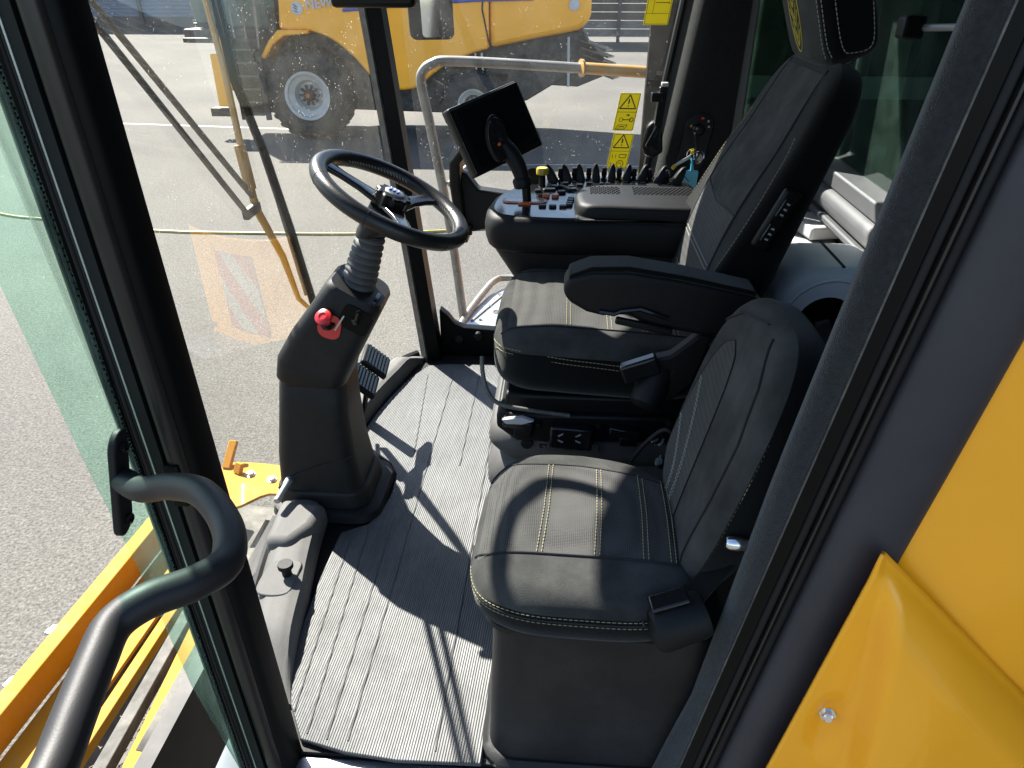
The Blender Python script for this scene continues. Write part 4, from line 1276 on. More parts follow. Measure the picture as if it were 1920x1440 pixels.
# pad to rest the arm on
pdp = spline([(.030, 2.07, 0), (.045, 2.005, 0), (.12, 1.985, 0), (.42, 1.985, 0), (.44, 2.1, 0), (.42, 2.20, 0), (.15, 2.235, 0), (.055, 2.20, 0), (.030, 2.14, 0)], 6, True)
pcx = Vector((.23, 2.10, 0))
pad = MB().loft([[tuple(pcx + (p - pcx) * k)[:2] + (z,) for p in pdp] for z, k in ((.79, 1.0), (.818, 1.0), (.834, .985), (.842, .95), (.845, .88))]).build('arm_pad', 'satin', ac, smooth=60)
dots = MB()
for i in range(26):
    for j in range(7):
        x = .075 + i * .0125 + (j % 2) * .006; y = 2.115 + j * .012
        if .16 < x < .20: continue
        dots.lathe([(.0032, 0), (.0026, .0022), (.0, .0028)], (x, y, .8455), (0, 0, 1), 6)
dots.build('grip_dot', 'black', pad)
MB().prism([(.03, .80), (.25, .805), (.32, .77), (.34, .745), (.42, .745), (.42, .81), (.03, .81)], XZ(1.972), 0, .05).build('pad_skirt', 'satin', ac, bevel=.006)
# gate and control lever
gt = [Vector((-.120 + a, 2.150 + b, 0)) for a, b in rrect(.066, .026, .024, 6)]
MB().loft([[(p.x, p.y, z) for p in gt] for z in (.8088, .812)]).build('lever_gate', 'orange', ac)
MB().loft([[(-.120 + a, 2.150 + b, z) for a, b in rrect(.058, .018, .016, 6)] for z in (.8122, .8128)]).build('gate_slot', 'gloss', ac)
MB().box((-.118, 2.118, .811), (.038, .016, .008)).build('gate_tab', 'orange', ac, bevel=.002)
lv = MB().tube([(-.112, 2.150, .80), (-.116, 2.153, .845), (-.124, 2.156, .88)], [.013, .013, .014], 12).build('control_lever', 'black', ac)
MB().lathe([(.020, 0), (.027, .004), (.028, .024), (.024, .03)], (-.124, 2.156, .848), (-.25, .05, .97), 22).build('lever_collar', 'satin', lv)
MB().tube(spline([(-.127, 2.158, .872), (-.140, 2.165, .905), (-.162, 2.175, .94), (-.186, 2.18, .965), (-.200, 2.18, .985)], 5), [.021 + .004 * math.sin(k / 20 * 3.1) for k in range(21)], 16).build('lever_grip', 'satin', lv)
hc = Vector((-.203, 2.165, .985)); hn = Vector((.45, -.80, .35)).normalized(); hu = Vector((-.18, .28, .94)); hu = (hu - hn * hu.dot(hn)).normalized(); hs = hn.cross(hu)
ell = lambda k, a, b, q: [hc + hu * (a * k * math.cos(2 * math.pi * i / 32)) + hs * (b * k * math.sin(2 * math.pi * i / 32)) + hn * q for i in range(32)]
hdp = MB().loft([ell(.7, .068, .034, -.014), ell(.95, .068, .034, -.008), ell(1, .068, .034, 0), ell(.97, .068, .034, .005), ell(.88, .068, .034, .007)]).build('lever_head', 'black', lv)
MB().loft([ell(.86, .068, .034, .0072), ell(.84, .068, .034, .0085)]).build('head_face', 'gloss', lv)
hb = Pieces()
for a, b in ((.042, .010), (.042, -.010), (.015, .012), (.012, -.012), (-.012, .012), (-.015, -.010), (-.040, .004)):
    hb.lathe([(.0065, 0), (.006, .004), (.0, .005)], hc + hu * a + hs * b + hn * .0085, hn, 12)
hb.build('head_button', 'black', lv)
MB().lathe([(.005, 0), (.0045, .005), (.0, .006)], hc - hu * .018 + hn * .0085, hn, 12).build('head_button_orange', 'orange', lv)
# buttons
def button(x, y, rx, ry, h, m, rot=0, nm='button'):
    rm = Matrix.Rotation(R(rot), 3, 'Z')
    MB().loft([[Vector((x, y, z)) + rm @ Vector((a * k, b * k, 0)) for a, b in rrect(rx, ry, min(rx, ry) * .6, 4)] for z, k in ((.8085, 1), (.8085 + h * .7, 1), (.8085 + h, .88))]).build(nm, m, ac)
for x, y in ((-.065, 2.095), (-.035, 2.094), (-.005, 2.094)):
    button(x, y, .011, .008, .007, 'black')
for k in range(4):
    button(.012 + k * .002, 2.108 + k * .021 + (k > 1) * .006, .010, .0075, .008, 'black')
for x in (-.058, -.030):
    button(x, 2.205, .011, .009, .009, 'orange', nm='orange_button')
for x, y, rx, ry, rt in ((-.05, 2.275, .020, .010, 10), (-.035, 2.315, .016, .010, -20), (-.012, 2.25, .013, .009, 15), (.0, 2.30, .007, .032, 35), (.025, 2.285, .010, .010, 0), (.018, 2.315, .010, .008, 0), (-.085, 2.26, .010, .010, 0), (.045, 2.335, .010, .008, 0), (.0, 2.355, .010, .007, 0), (.075, 2.36, .009, .006, 0), (.115, 2.355, .007, .006, 0), (.135, 2.357, .007, .006, 0)):
    button(x, y, rx, ry, .008, 'black', rt)
MB().lathe([(.019, 0), (.019, .008), (.0, .009)], (.275, 2.34, .8085), (0, 0, 1), 20).build('round_dial', 'satin', ac)
mk = MB()
for k in range(14):
    x = -.03 + k * .028; y = 2.415 - .02 * abs(k - 6) / 6
    mk.box((x, y, .8090), (.014, .006, .0008), Matrix.Rotation(R(8), 3, 'Z'))
mk.build('panel_symbols', 'offwhite', ac)
# yellow knob on a black stalk
yk = MB().lathe([(.013, 0), (.011, .004), (.011, .035), (.015, .036)], (-.075, 2.335, .808), (0, 0, 1), 18).build('parking_switch', 'black', ac)
MB().lathe([(.014, .036), (.019, .038), (.0195, .053), (.017, .058), (.0, .060)], (-.075, 2.335, .808), (0, 0, 1), 20).build('yellow_cap', 'knobyellow', yk)
MB().lathe([(.028, 0), (.028, .006), (.0, .006)], (-.105, 2.375, .826), (.2, -.75, .6), 22).build('tilted_disc', 'satin', ac)
# paddles and small toggles along the far edge
bigx = (-.040, .006, .050, .100, .150, .198, .246, .300, .352)
bigy = (2.40, 2.412, 2.42, 2.425, 2.428, 2.425, 2.42, 2.41, 2.395)
for i, (x, y) in enumerate(zip(bigx, bigy)):
    fan = (x - .13) * .12
    wdp = .0125 + .004 * abs(i - 4) / 4
    rings = []
    for t, wx, wy in ((0, 1.0, 1.0), (.35, .95, .9), (.7, .75, .7), (.9, .5, .5), (1.0, .22, .25)):
        rings.append([(x + fan * t + a * wx, y + b * wy + .006 * t, .806 + .054 * t) for a, b in rrect(wdp, .019, .006, 4)])
    MB().loft(rings).build('divider_paddle', 'black', ac)
for i in range(8):
    x = (bigx[i] + bigx[i + 1]) / 2; y = (bigy[i] + bigy[i + 1]) / 2
    tgl = MB().lathe([(.0105, 0), (.0105, .008), (.007, .010), (.0075, .016), (.0095, .020), (.007, .044), (.0, .046)], (x, y, .806), (.02 * (i - 4) / 4, -.1, 1), 12).build('toggle', 'gloss', ac)
MB().box((.16, 2.43, .797), (.45, .07, .018)).build('toggle_rail', 'satin', ac, bevel=.006)
MB().tube([(.04, 1.99, .655), (.12, 1.985, .655)], .012, 10, flat=.6).build('height_handle', 'black', ac)
MB().tube([(.19, 2.05, .64), (.19, 2.04, .52)], .006, 8).build('support_rod', 'steel', ac)

# ================================================================== MONITOR
mo = thing('display_monitor', 'black touchscreen monitor tilted towards the driver on a curved bracket', 'monitor', (-.30, 2.42, .60))
a_, b_, c_ = .655, -.394, -.248
RM = Matrix.Rotation(a_, 3, 'Z') @ Matrix.Rotation(b_, 3, 'X') @ Matrix.Rotation(c_, 3, 'Y')
mc = Vector((-.210, 2.245, 1.0))
def ml(x, y, z): return mc + RM @ Vector((x, y, z))
rings = []
for y, k in ((.0, .985), (.006, 1.0), (.030, 1.0), (.046, .90)):
    rings.append([ml(a * k, y, b * k) for a, b in rrect(.1325, .1025, .008, 4)])
mh = MB().loft(rings).build('housing', 'black', mo)
MB().loft([[ml(a + .006, y, b) for a, b in rrect(.112, .084, .003, 3)] for y in (-.0022, -.0002)]).build('screen', 'screen', mh)
MB().tube([ml(-.128, -.001, -.095), ml(-.128, -.001, .095), ml(.128, -.001, .097), ml(.128, -.001, -.097)], .0013, 6).build('bezel_edge', 'greypart', mh)
MB().lathe([(.004, 0), (.003, .008), (.0, .008)], ml(-.131, .014, -.005), RM @ Vector((-1, 0, 0)), 10).build('power_button', 'steel', mh)
br = []
for (x, y, z), wd in (((-.345, 2.42, .60), .045), ((-.352, 2.42, .70), .05), ((-.36, 2.40, .80), .05), ((-.355, 2.37, .875), .045), ((-.31, 2.345, .93), .035), ((-.26, 2.33, .97), .03)):
    br.append([(x + a, y + b, z) for a, b in rrect(.018, wd, .010, 3)])
MB().loft(br).build('bracket', 'column', mo, smooth=60)
MB().prism([(-.355, .62), (-.18, .66), (-.17, .76), (-.21, .765), (-.29, .775), (-.33, .83), (-.355, .83)], XZ(2.40), 0, .06).build('bracket_foot', 'column', mo, bevel=.008)
MB().tube([(-.25, 2.33, .93), (-.20, 2.33, .885)], .012, 10).build('bracket_pin', 'chrome', mo)
MB().box((-.335, 2.38, .645), (.05, .02, .035)).build('cable_clip', 'black', mo, bevel=.003)

# ================================================================== STICKERS ON THE RIGHT WINDOW
def sticker(name, label, x, z, wd, h, lean, kind):
    t = thing(name, label, 'sticker', (x, 2.728, z - h / 2))
    u = Vector((1, 0, 0)); v = Vector((lean, 0, 1)).normalized(); o = Vector((x, 2.728, z))
    def P(a, b, q=0): return o + u * a + v * b - Vector((0, .0012 + q, 0))
    MB().loft([[P(a, b, q) for a, b in rrect(wd / 2, h / 2, .004, 3)] for q in (-.0008, 0)]).build('film', 'sticker', t)
    ink = MB()
    def ln(p, wd_=.0022, closed=False):
        q = list(p) + ([p[0]] if closed else [])
        for i in range(len(q) - 1):
            a = P(*q[i], .0006); b = P(*q[i + 1], .0006)
            ink.bar(a, b, wd_, .0004, (0, -1, 0))
    hw_, hh = wd / 2 - .003, h / 2 - .003
    if kind in (1, 2):
        ln([(-hw_, -hh), (hw_, -hh), (hw_, hh), (-hw_, hh)], .0014, True)
        ln([(-hw_, .0), (hw_, .0)], .0014)
        ln([(-.028, .012), (.028, .012), (0, .058)], .0040, True)
        ln([(0, .044), (0, .028)], .0048); ln([(0, .023), (0, .019)], .0045)
    if kind == 1:
        ln([(.0, -.010), (.012, -.010)], .003); ln([(.012, -.010), (.007, -.006)], .002); ln([(.012, -.010), (.007, -.014)], .002)
        ln([(-.010, -.026), (.020, -.026)], .003)
        for cx_ in (-.014, .022):
            ln([(cx_ + .007 * math.cos(t_), -.026 + .007 * math.sin(t_)) for t_ in [k * .785 for k in range(8)]], .003 if cx_ > 0 else .0016, True)
        ln([(-.028, -.058), (.004, -.058), (.012, -.044), (-.020, -.044)], .002, True)
        ln([(-.018, -.052), (-.006, -.049), (.002, -.052)], .003)
    if kind == 2:
        ln([(.0, -.012), (.0, -.022), (.010, -.024), (.022, -.024), (.026, -.012), (.012, -.012)], .0024, True)
        ln([(-.012, -.010), (-.012, -.026)], .0020)
        ln([(.008 + .013 * math.cos(t_), -.046 + .013 * math.sin(t_)) for t_ in [k * .785 + .39 for k in range(8)]], .0024, True)
        ln([(.000, -.046), (.006, -.041), (.014, -.048)], .0022)
    if kind == 3:
        ln([(-hw_, -hh), (hw_, -hh), (hw_, hh), (-hw_, hh)], .0014, True)
        ln([(-hw_ * .45, -hh * .62), (-hw_ * .45, hh)], .0012)
        ln([(-hw_, -hh * .62), (hw_, -hh * .62)], .0012)
        for k in range(9):
            yy = hh - .012 - k * .011
            ln([(-hw_ * .3, yy), (hw_ * .55 + .004 * (k % 3), yy)], .0020)
        for k in range(3): ln([(hw_ * .78, hh * .5 - k * .03), (hw_ * .86, hh * .5 - k * .03)], .006)
        ln([(-hw_ * .9, hh * .1), (-hw_ * .6, hh * .1 + .004)], .005)
    ink.build('print', 'ink', t)
    if kind == 2:
        text_obj('1', .020, P(-.028, -.026, .0010), (1, 0, 0), v, 'number_one', 'ink', t, extrude=.0002)
        text_obj('2', .020, P(-.028, -.056, .0010), (1, 0, 0), v, 'number_two', 'ink', t, extrude=.0002)
    if kind == 3:
        text_obj('STOP', .011, P(-hw_ * .9, -hh * .88, .0010), (1, 0, 0), v, 'small_print', 'red', t, extrude=.0002) if False else None
    return t
sticker('warning_sticker', 'upper yellow warning sticker with triangle, key and manual symbols on the side window', .2065, .974, .072, .128, .16, 1)
sticker('warning_sticker', 'lower yellow warning sticker numbered 1 and 2 with horn symbol on the side window', .193, .840, .072, .124, .16, 2)
sticker('instruction_sticker', 'pale green instruction sticker high on the side window, cut by the picture top', .290, 1.335, .082, .170, .12, 3)

# ================================================================== IGNITION PANEL AND KEYS
ig = thing('ignition_panel', 'oval black ignition panel with key switch on the carpeted rear post', 'ignition panel', (.445, 2.63, .75))
def IP(a, b, q): return Vector((.440 + a + b * .14, 2.636 - q, .885 + b))
MB().loft([[IP(a * k, b * k, q) for a, b in rrect(.048, .105, .045, 7)] for q, k in ((-.02, 1), (.004, 1), (.008, .94))]).build('plate', 'satin', ig)
MB().lathe([(.022, 0), (.022, .006), (.016, .010), (.010, .022), (.0, .022)], IP(.0, .050, .008), (0, -1, 0), 22).build('key_switch', 'gloss', ig)
for a, b, mm in ((-.028, .062, 'knobyellow'), (.004, .088, 'red'), (.026, .078, 'offwhite'), (.032, .060, 'offwhite')):
    MB().box(IP(a, b, .0085), (.010 if mm == 'red' else .006, .001, .007)).build('symbol', mm, ig)
MB().lathe([(.020, 0), (.020, .005), (.0, .006)], IP(.018, -.045, .008), (0, -1, 0), 20).build('socket', 'gloss', ig)
ky = thing('key_ring', 'ignition key with two steel split rings hanging from the switch', 'keys', (.44, 2.60, .86))
MB().box((.437, 2.590, .905), (.010, .012, .055), Matrix.Rotation(R(-12), 3, 'Y')).build('key', 'gloss', ky, bevel=.003)
for cx_, cz_ in ((.428, .862), (.452, .855)):
    MB().tube([(cx_ + .017 * math.cos(t_), 2.586 + .004 * math.sin(t_), cz_ + .017 * math.sin(t_)) for t_ in [2 * math.pi * k / 24 for k in range(24)]], .0015, 6, closed=True).build('split_ring', 'chrome', ky)
MB().box((.428, 2.583, .868), (.012, .006, .014)).build('yellow_link', 'knobyellow', ky, bevel=.002)
pts = spline([(.424, 2.58, .858), (.405, 2.574, .846), (.385, 2.570, .836), (.366, 2.568, .822)], 5)
mb = MB(); mb.loft([[(p.x - .003, p.y, p.z - .008) for p in pts], [(p.x + .003, p.y, p.z + .008) for p in pts]], closed=False, cap=False)
wt = mb.build('paper_tag', 'white', None, solid=.0012)
tag(wt, 'narrow white paper tag curling off the ignition key ring', 'tag')
MB().box((.368, 2.567, .823), (.012, .004, .017), Matrix.Rotation(R(40), 3, 'Y')).build('yellow_end', 'knobyellow', wt, bevel=.001)
bt = thing('key_tag', 'cyan plastic key tag marked 17 hanging below the ignition switch', 'tag', (.428, 2.575, .74))
MB().loft([[Vector((.430 + a + .05 * b, 2.574 - q, .775 + b)) for a, b in rrect(.023, .036, .006, 3)] for q in (0, .003)]).build('tag_body', 'bluetag', bt)
MB().tube([(.432, 2.573, .81), (.430, 2.575, .835), (.428, 2.580, .852)], [.007, .004, .003], 8).build('tag_strap', 'bluetag', bt)
text_obj('17', .036, (.418, 2.5700, .752), (.35, 0, .94), (-.94, 0, .35), 'handwritten_number', 'ink', bt, extrude=.0003)
MB().box((.405, 2.60, .752), (.022, .012, .03)).build('yellow_switch', 'knobyellow', ig, bevel=.003)

# ================================================================== PHONE HOLDER
ph = thing('phone_holder', 'black upright clamp holder mounted by the right window edge', 'holder', (.31, 2.66, .82))
MB().prism([(.272, .845), (.262, .875), (.272, .94), (.290, .958), (.318, .96), (.330, .90), (.335, .855), (.30, .835)], XZ(2.635), 0, .045).build('holder_base', 'black', ph, bevel=.008)
MB().bar((.302, 2.615, .87), (.312, 2.60, 1.075), .026, .024, (0, -1, 0)).build('holder_spine', 'gloss', ph, bevel=.003)
MB().box((.292, 2.585, 1.045), (.040, .03, .028)).build('top_claw', 'gloss', ph, bevel=.003)
MB().bar((.276, 2.61, .88), (.306, 2.60, .95), .016, .02, (0, -1, 0)).build('strut', 'gloss', ph, bevel=.002)
MB().box((.315, 2.60, 1.082), (.022, .03, .012)).build('grey_tip', 'offwhite', ph, bevel=.002)

# ================================================================== OVERHEAD BOX
ob = thing('overhead_display', 'black display housing hanging at the top of the windscreen, mostly cut off', 'display', (-.507, 2.08, 1.323))
MB().box((-.507, 2.08, 1.386), (.218, .065, .125)).build('housing', 'black', ob, bevel=.012)
MB().box((-.507, 2.045, 1.389), (.19, .006, .09)).build('screen', 'screen', ob)
MB().box((-.507, 2.10, 1.70), (.03, .03, .50)).build('mount', 'frame', ob)

# ================================================================== WHITE CONTAINER BEHIND THE SEATS
wc = thing('cool_box', 'white rounded plastic cool box behind the seats with round dark recess', 'cool box', (.72, 2.0, .2))
def wr(y, k): return [(.665 + a * k, y, .60 + b * k) for a, b in rrect(.150, .195, .10, 8)]
wb = MB().loft([wr(1.66, .88), wr(1.672, .96), wr(1.69, 1.0), wr(1.86, 1.0), wr(1.89, .95), wr(1.90, .86)]).build('body', 'boxwhite', wc, smooth=60)
MB().tube([(.650 + .115 * math.cos(t_), 1.660, .655 + .115 * math.sin(t_)) for t_ in [2 * math.pi * k / 40 for k in range(40)]], .004, 6, closed=True).build('ring_moulding', 'boxwhite', wb)
MB().lathe([(.066, 0), (.07, .006), (.0, .008)], (.640, 1.660, .660), (0, -1, 0), 30).build('round_recess', 'frame', wb)
MB().box((.645, 1.650, .630), (.035, .012, .09), Matrix.Rotation(R(-22), 3, 'Y')).build('recess_handle', 'greypart', wb, bevel=.006)
MB().box((.665, 1.78, .794), (.008, .19, .004)).build('lid_joint', 'seam', wb)
lid = wb
text_obj('WASSER', .018, (.60, 1.755, .668), (.2, 1, 0), (-1, .2, .3), 'printed_word', 'ink', lid, extrude=.0003) if False else None
w2 = MB().loft([[(.775 + a * k, 2.02 + b * k, z) for a, b in rrect(.06, .11, .04, 6)] for z, k in ((.20, 1), (.67, 1), (.690, .94), (.695, .85))]).build('water_canister', 'white', None)
tag(w2, 'bright white upright canister wedged against the rear wall', 'canister')
tis = MB().box((.775, 2.28, .715), (.10, .17, .04), Matrix.Rotation(R(12), 3, 'Z')).build('paper_pack', 'white', None, bevel=.008)
MB().box((.765, 2.28, .62), (.13, .24, .14)).build('shelf_block', 'offwhite', tis, bevel=.01)
tag(tis, 'sunlit white paper pack on the ledge behind the driver seat', 'paper pack')

# ================================================================== THINGS OUTSIDE THE REAR WINDOW
gt_ = thing('grain_tank', 'dark grain tank wall with pale stripes seen through the rear window', 'grain tank', (1.6, 2.0, 0))
MB().box((1.9, 2.2, .8), (.1, 4.5, 2.8)).build('tank_wall', 'dark', gt_)
MB().box((1.83, 2.9, 1.17), (.03, 1.5, .12)).build('pale_stripe', 'offwhite', gt_)
MB().box((1.83, 2.0, .86), (.03, .5, .14)).build('pale_stripe', 'offwhite', gt_, bevel=.02)
MB().box((.95, 2.98, 1.03), (.9, .03, .075)).build('pale_stripe', 'offwhite', gt_)
MB().box((1.1, 3.1, 1.0), (1.6, .05, 2.0)).build('tank_side', 'frame', gt_)

# ================================================================== OPEN DOOR (left)
dr = thing('cab_door', 'open cab door of green tinted glass with black bent grab handle', 'door', (-.64, .8, 0))
HL = [(-0.633, 0.8299, 1.9018), (-0.6272, 0.8299, 1.318), (-0.6224, 0.8299, 1.1452), (-0.6157, 0.8299, 0.8538), (-0.6089, 0.8299, 0.6627), (-0.6012, 0.8299, 0.4331), (-0.5896, 0.8299, 0.0384), (-0.5877, 0.8299, -0.0186)]
LL = [(-.76, .74, 1.92), (-.672, .74, 1.30), (-.651, .74, 1.12), (-.619, .74, .82), (-.593, .74, .625), (-.574, .74, .40), (-.554, .77, .12), (-.57, .82, -.06)]
def sg(u, v):
    q = v * (len(HL) - 1); i = min(int(q), len(HL) - 2); t = q - i
    a = Vector(HL[i]).lerp(Vector(HL[i + 1]), t); b = Vector(LL[i]).lerp(Vector(LL[i + 1]), t)
    p = a.lerp(b, u); p.x -= .006 * math.sin(math.pi * u)
    return p
MB().grid(sg, 12, 56).build('door_glass', 'greenglass', dr)
MB().grid(lambda u, v: sg(u * .045, v) + Vector((.0045, 0, 0)), 2, 56).build('frit_edge', 'frame', dr)
fd = MB()
for k in range(230):
    p = sg(.062 + .012 * (k % 2), k / 229) + Vector((.0045, -.0005, 0))
    fd.box(p, (.0012, .0035, .0030))
fd.build('frit_dot', 'frame', dr)
hp = spline([(-.590, .760, .795), (-.545, .730, .805), (-.486, .703, .834), (-.416, .656, .864), (-.359, .595, .870), (-.335, .540, .872), (-.345, .499, .882), (-.375, .466, .889), (-.395, .439, .885), (-.392, .402, .880), (-.383, .354, .875), (-.373, .307, .872), (-.362, .24, .875), (-.36, .10, .88)], 8)
MB().tube(hp, .0175, 20).build('grab_handle', 'handlecoat', dr)
rot = Matrix.Rotation(R(-8), 3, 'Y') @ Matrix.Rotation(R(15), 3, 'Z')
pl = MB().loft([[Vector((-.600 + q, .762, .788)) + Vector((-.02, .95, .12)) * a * .9 + Vector((.10, .18, .98)) * b for a, b in rrect(.022, .078, .021, 6)] for q in (-.004, .008)]).build('handle_plate', 'rubber', dr, bevel=.003)
for b in (-.055, .055):
    MB().lathe([(.008, 0), (.008, .004), (.004, .005), (.004, .002), (.0, .002)], Vector((-.590, .762, .788)) + Vector((.10, .18, .98)) * b, (1, -.1, 0), 14).build('plate_bolt', 'gloss', pl)
MB().loft([[Vector((-.36, .10, .88)) + Vector((0, q, 0)) + Vector((a, 0, b)) for a, b in rrect(.03, .05, .02, 4)] for q in (-.02, 0)]).build('handle_foot', 'post', dr)

# ================================================================== WIPER
wp = thing('windscreen_wiper', 'long dusty windscreen wiper with twin rods and black blade outside the glass', 'wiper', (-.868, 2.276, .375))
MB().tube([(-1.060, 1.63, 1.42), (-1.043, 1.703, 1.306), (-.953, 2.088, .772)], .0085, 8).build('control_rod', 'greypart', wp)
MB().tube([(-1.066, 1.66, 1.43), (-1.050, 1.722, 1.350), (-.945, 2.149, .793)], .0085, 8).build('control_rod', 'greypart', wp)
MB().tube([(-1.02, 2.19, 1.45), (-1.006, 2.187, 1.337), (-.985, 2.180, 1.162), (-.962, 2.151, .931), (-.945, 2.139, .774), (-.911, 2.202, .599), (-.888, 2.222, .442), (-.868, 2.276, .375)], [.009, .009, .010, .011, .013, .012, .009, .007], 8).build('wiper_arm', 'yellowdirty', wp)  # arm is grey; yellow is the bodywork reflection put into its colour
MB().bar((-.966, 2.150, .96), (-.948, 2.135, .83), .05, .018, (-1, 0, 0)).build('arm_bracket', 'yellowdirty', wp, bevel=.004)  # same painted-in yellow reflection as on the arm
MB().bar((-.955, 2.075, .768), (-.940, 2.150, .780), .03, .02, (-1, 0, 0)).build('knuckle', 'greypart', wp, bevel=.004)
bl = MB().tube([(-.99, 2.20, 1.45), (-.979, 2.194, 1.337), (-.958, 2.176, 1.134), (-.919, 2.219, .901), (-.887, 2.243, .676), (-.848, 2.258, .384)], .008, 6, flat=1.8).build('wiper_blade', 'frame', wp)
MB().tube([(-.945, 2.20, 1.05), (-.925, 2.20, .93), (-.905, 2.215, .78), (-.885, 2.23, .60), (-.865, 2.235, .45)], .006, 6).build('blade_rail', 'frame', wp)

# ================================================================== RIGHT-HAND PLATFORM RAIL, STEP AND MIRROR
hr = thing('platform_rail', 'bent steel guard rail outside the right window', 'handrail', (-.45, 3.3, -.25))
MB().tube(spline([(-.455, 3.30, -.28), (-.484, 3.30, -.113), (-.532, 3.30, .352), (-.600, 3.30, .80), (-.632, 3.30, .985), (-.620, 3.30, 1.04), (-.575, 3.30, 1.070), (-.50, 3.30, 1.080), (-.153, 3.30, 1.066), (.447, 3.30, 1.036), (1.0, 3.30, 1.01)], 6), .021, 14).build('rail_tube', 'railgrey', hr)
MB().tube([(-.535, 3.30, .56), (-.42, 3.32, .66)], .014, 8).build('cross_stay', 'railgrey', hr)
MB().lathe([(.034, 0), (.036, .01), (.0, .012)], (.055, 3.29, 1.058), (-1, -.4, 0), 20).build('end_cap', 'yellowdirty', hr)
MB().tube([(.06, 3.30, 1.056), (.447, 3.30, 1.036), (.9, 3.30, 1.013)], .0235, 14).build('brown_sleeve', 'yellowdirty', hr)
sp_ = thing('platform_step', 'galvanised perforated step plate with bent tube edge outside the right window', 'step', (-.3, 3.4, -.12))
stp = MB().prism([(-.50, 3.235), (-.40, 3.08), (.1, 3.08), (.1, 3.75), (-.28, 3.75), (-.385, 3.60)], lambda a, b, t: (a, b, t), -.112, -.10).build('plate', 'steel', sp_, bevel=.002)
for k in range(7):
    for j in range(4):
        x, y = -.33 + k * .055 + (j % 2) * .02, 3.16 + j * .11
        MB().lathe([(.017, 0), (.018, .0035), (.013, .004), (.012, .0015), (.0, .0012)], (x, y, -.1), (0, 0, 1), 14).build('raised_hole', 'steel' if (k + j) % 2 else 'greypart', stp)
for x, y in ((-.40, 3.28), (-.33, 3.60), (-.37, 3.45)):
    MB().lathe([(.012, 0), (.010, .008), (.0, .009)], (x, y, -.1), (0, 0, 1), 8).build('bolt_head', 'chrome', stp)
MB().bar((-.44, 3.26, -.096), (-.30, 3.64, -.096), .012, .006).build('fold_line', 'railgrey', stp)
MB().tube(spline([(-.49, 3.20, -.10), (-.46, 3.36, -.085), (-.405, 3.60, -.07), (-.36, 3.72, -.06), (-.28, 3.76, -.06), (.1, 3.76, -.06)], 6), .018, 10).build('edge_tube', 'railgrey', sp_)
mr = thing('wing_mirror', 'black-backed wing mirror outside the right window corner, cut by the picture top', 'mirror', (-.57, 3.12, 1.17))
mu_ = Vector((1, 0, 0)); mv_ = Vector((-.03, 0, 1))
mz = Vector((-.53, 3.10, 1.30))
def MR(a, b, q): return mz + Vector((.96, .28, 0)) * a + mv_ * b + Vector((.28, -.96, 0)) * q
MB().loft([[MR(a * k - .012, b * k, q) for a, b in rrect(.085, .125, .025, 5)] for q, k in ((-.09, .6), (-.07, .85), (-.03, 1), (.0, 1.0))]).build('mirror_shell', 'black', mr, smooth=60)
MB().loft([[MR(a + .012, b, q) for a, b in rrect(.062, .116, .014, 5)] for q in (.0005, .004)]).build('mirror_pane', 'mirrorglass', mr)
MB().tube([(-.56, 3.16, 1.40), (-.60, 3.05, 1.50), (-.64, 2.85, 1.80)], .014, 10).build('mirror_arm', 'black', mr)

# ================================================================== FEEDER HOUSE AND HEADER IN FRONT, BELOW
fh = thing('feeder_house', 'yellow feeder house framework with dusty plates below the windscreen', 'feeder house', (-1.7, 2.0, GZ))
def zpoly(pts, z0, z1, name, m, bevel=.006):
    return MB().prism(pts, lambda a, b, t: (a, b, t), z0, z1).build(name, m, fh, bevel=bevel)
zpoly([(-2.03, 2.60), (-1.93, 2.60), (-1.86, 1.46), (-2.02, 1.46), (-2.06, .9), (-2.10, .9)], -1.10, -1.0, 'side_beam', 'yellowmatte') if False else None
MB().bar((-1.94, 3.0, -1.0), (-2.03, .9, -1.0), .075, .14).build('side_beam', 'yellowmatte', fh, bevel=.006)
MB().bar((-1.80, 3.0, -1.08), (-1.88, .9, -1.08), .20, .02).build('inner_flange', 'yellowmatte', fh, bevel=.003)
MB().bar((-1.62, 2.75, -1.02), (-1.66, .9, -1.02), .045, .05).build('rim_strip', 'yellowmatte', fh, bevel=.004)
MB().grid(lambda u, v: (-1.90 + .72 * u, .9 + 2.2 * v, -1.16 - .06 * math.sin(math.pi * u)), 8, 8).build('trough_plate', 'trough', fh, solid=.01)
sc_ = MB()
rnd = random.Random(3)
for k in range(420):
    x = -1.62 + rnd.gauss(.06, .05); y = rnd.uniform(1.2, 2.4)
    a = rnd.uniform(0, 3.14); L = rnd.uniform(.006, .02)
    sc_.bar((x, y, -1.145), (x + L * math.cos(a), y + L * math.sin(a), -1.143), .003, .002)
so = sc_.build('chaff', 'earth', fh); so['kind'] = 'stuff'
MB().bar((-1.40, 2.20, -.98), (-1.30, .95, -.98), .22, .02).build('diagonal_plate', 'yellowmatte', fh, bevel=.004)
MB().bar((-1.55, 2.3, -1.0), (-1.51, .95, -1.0), .05, .06).build('grey_channel', 'trough', fh, bevel=.004)
MB().grid(lambda u, v: (-1.20 + .40 * u + .08 * math.sin(3 * v), .7 + 1.15 * v, -.92 - .25 * u * u + .10 * math.sin(2.5 * v + u)), 14, 14).build('curved_shield', 'bluemetal', fh, solid=.006)
for y in (1.98, 1.72):
    lug = MB().bar((-2.02, y, -1.0), (-2.10, y + .02, -1.0), .05, .012).build('lug', 'steel', fh, bevel=.004)
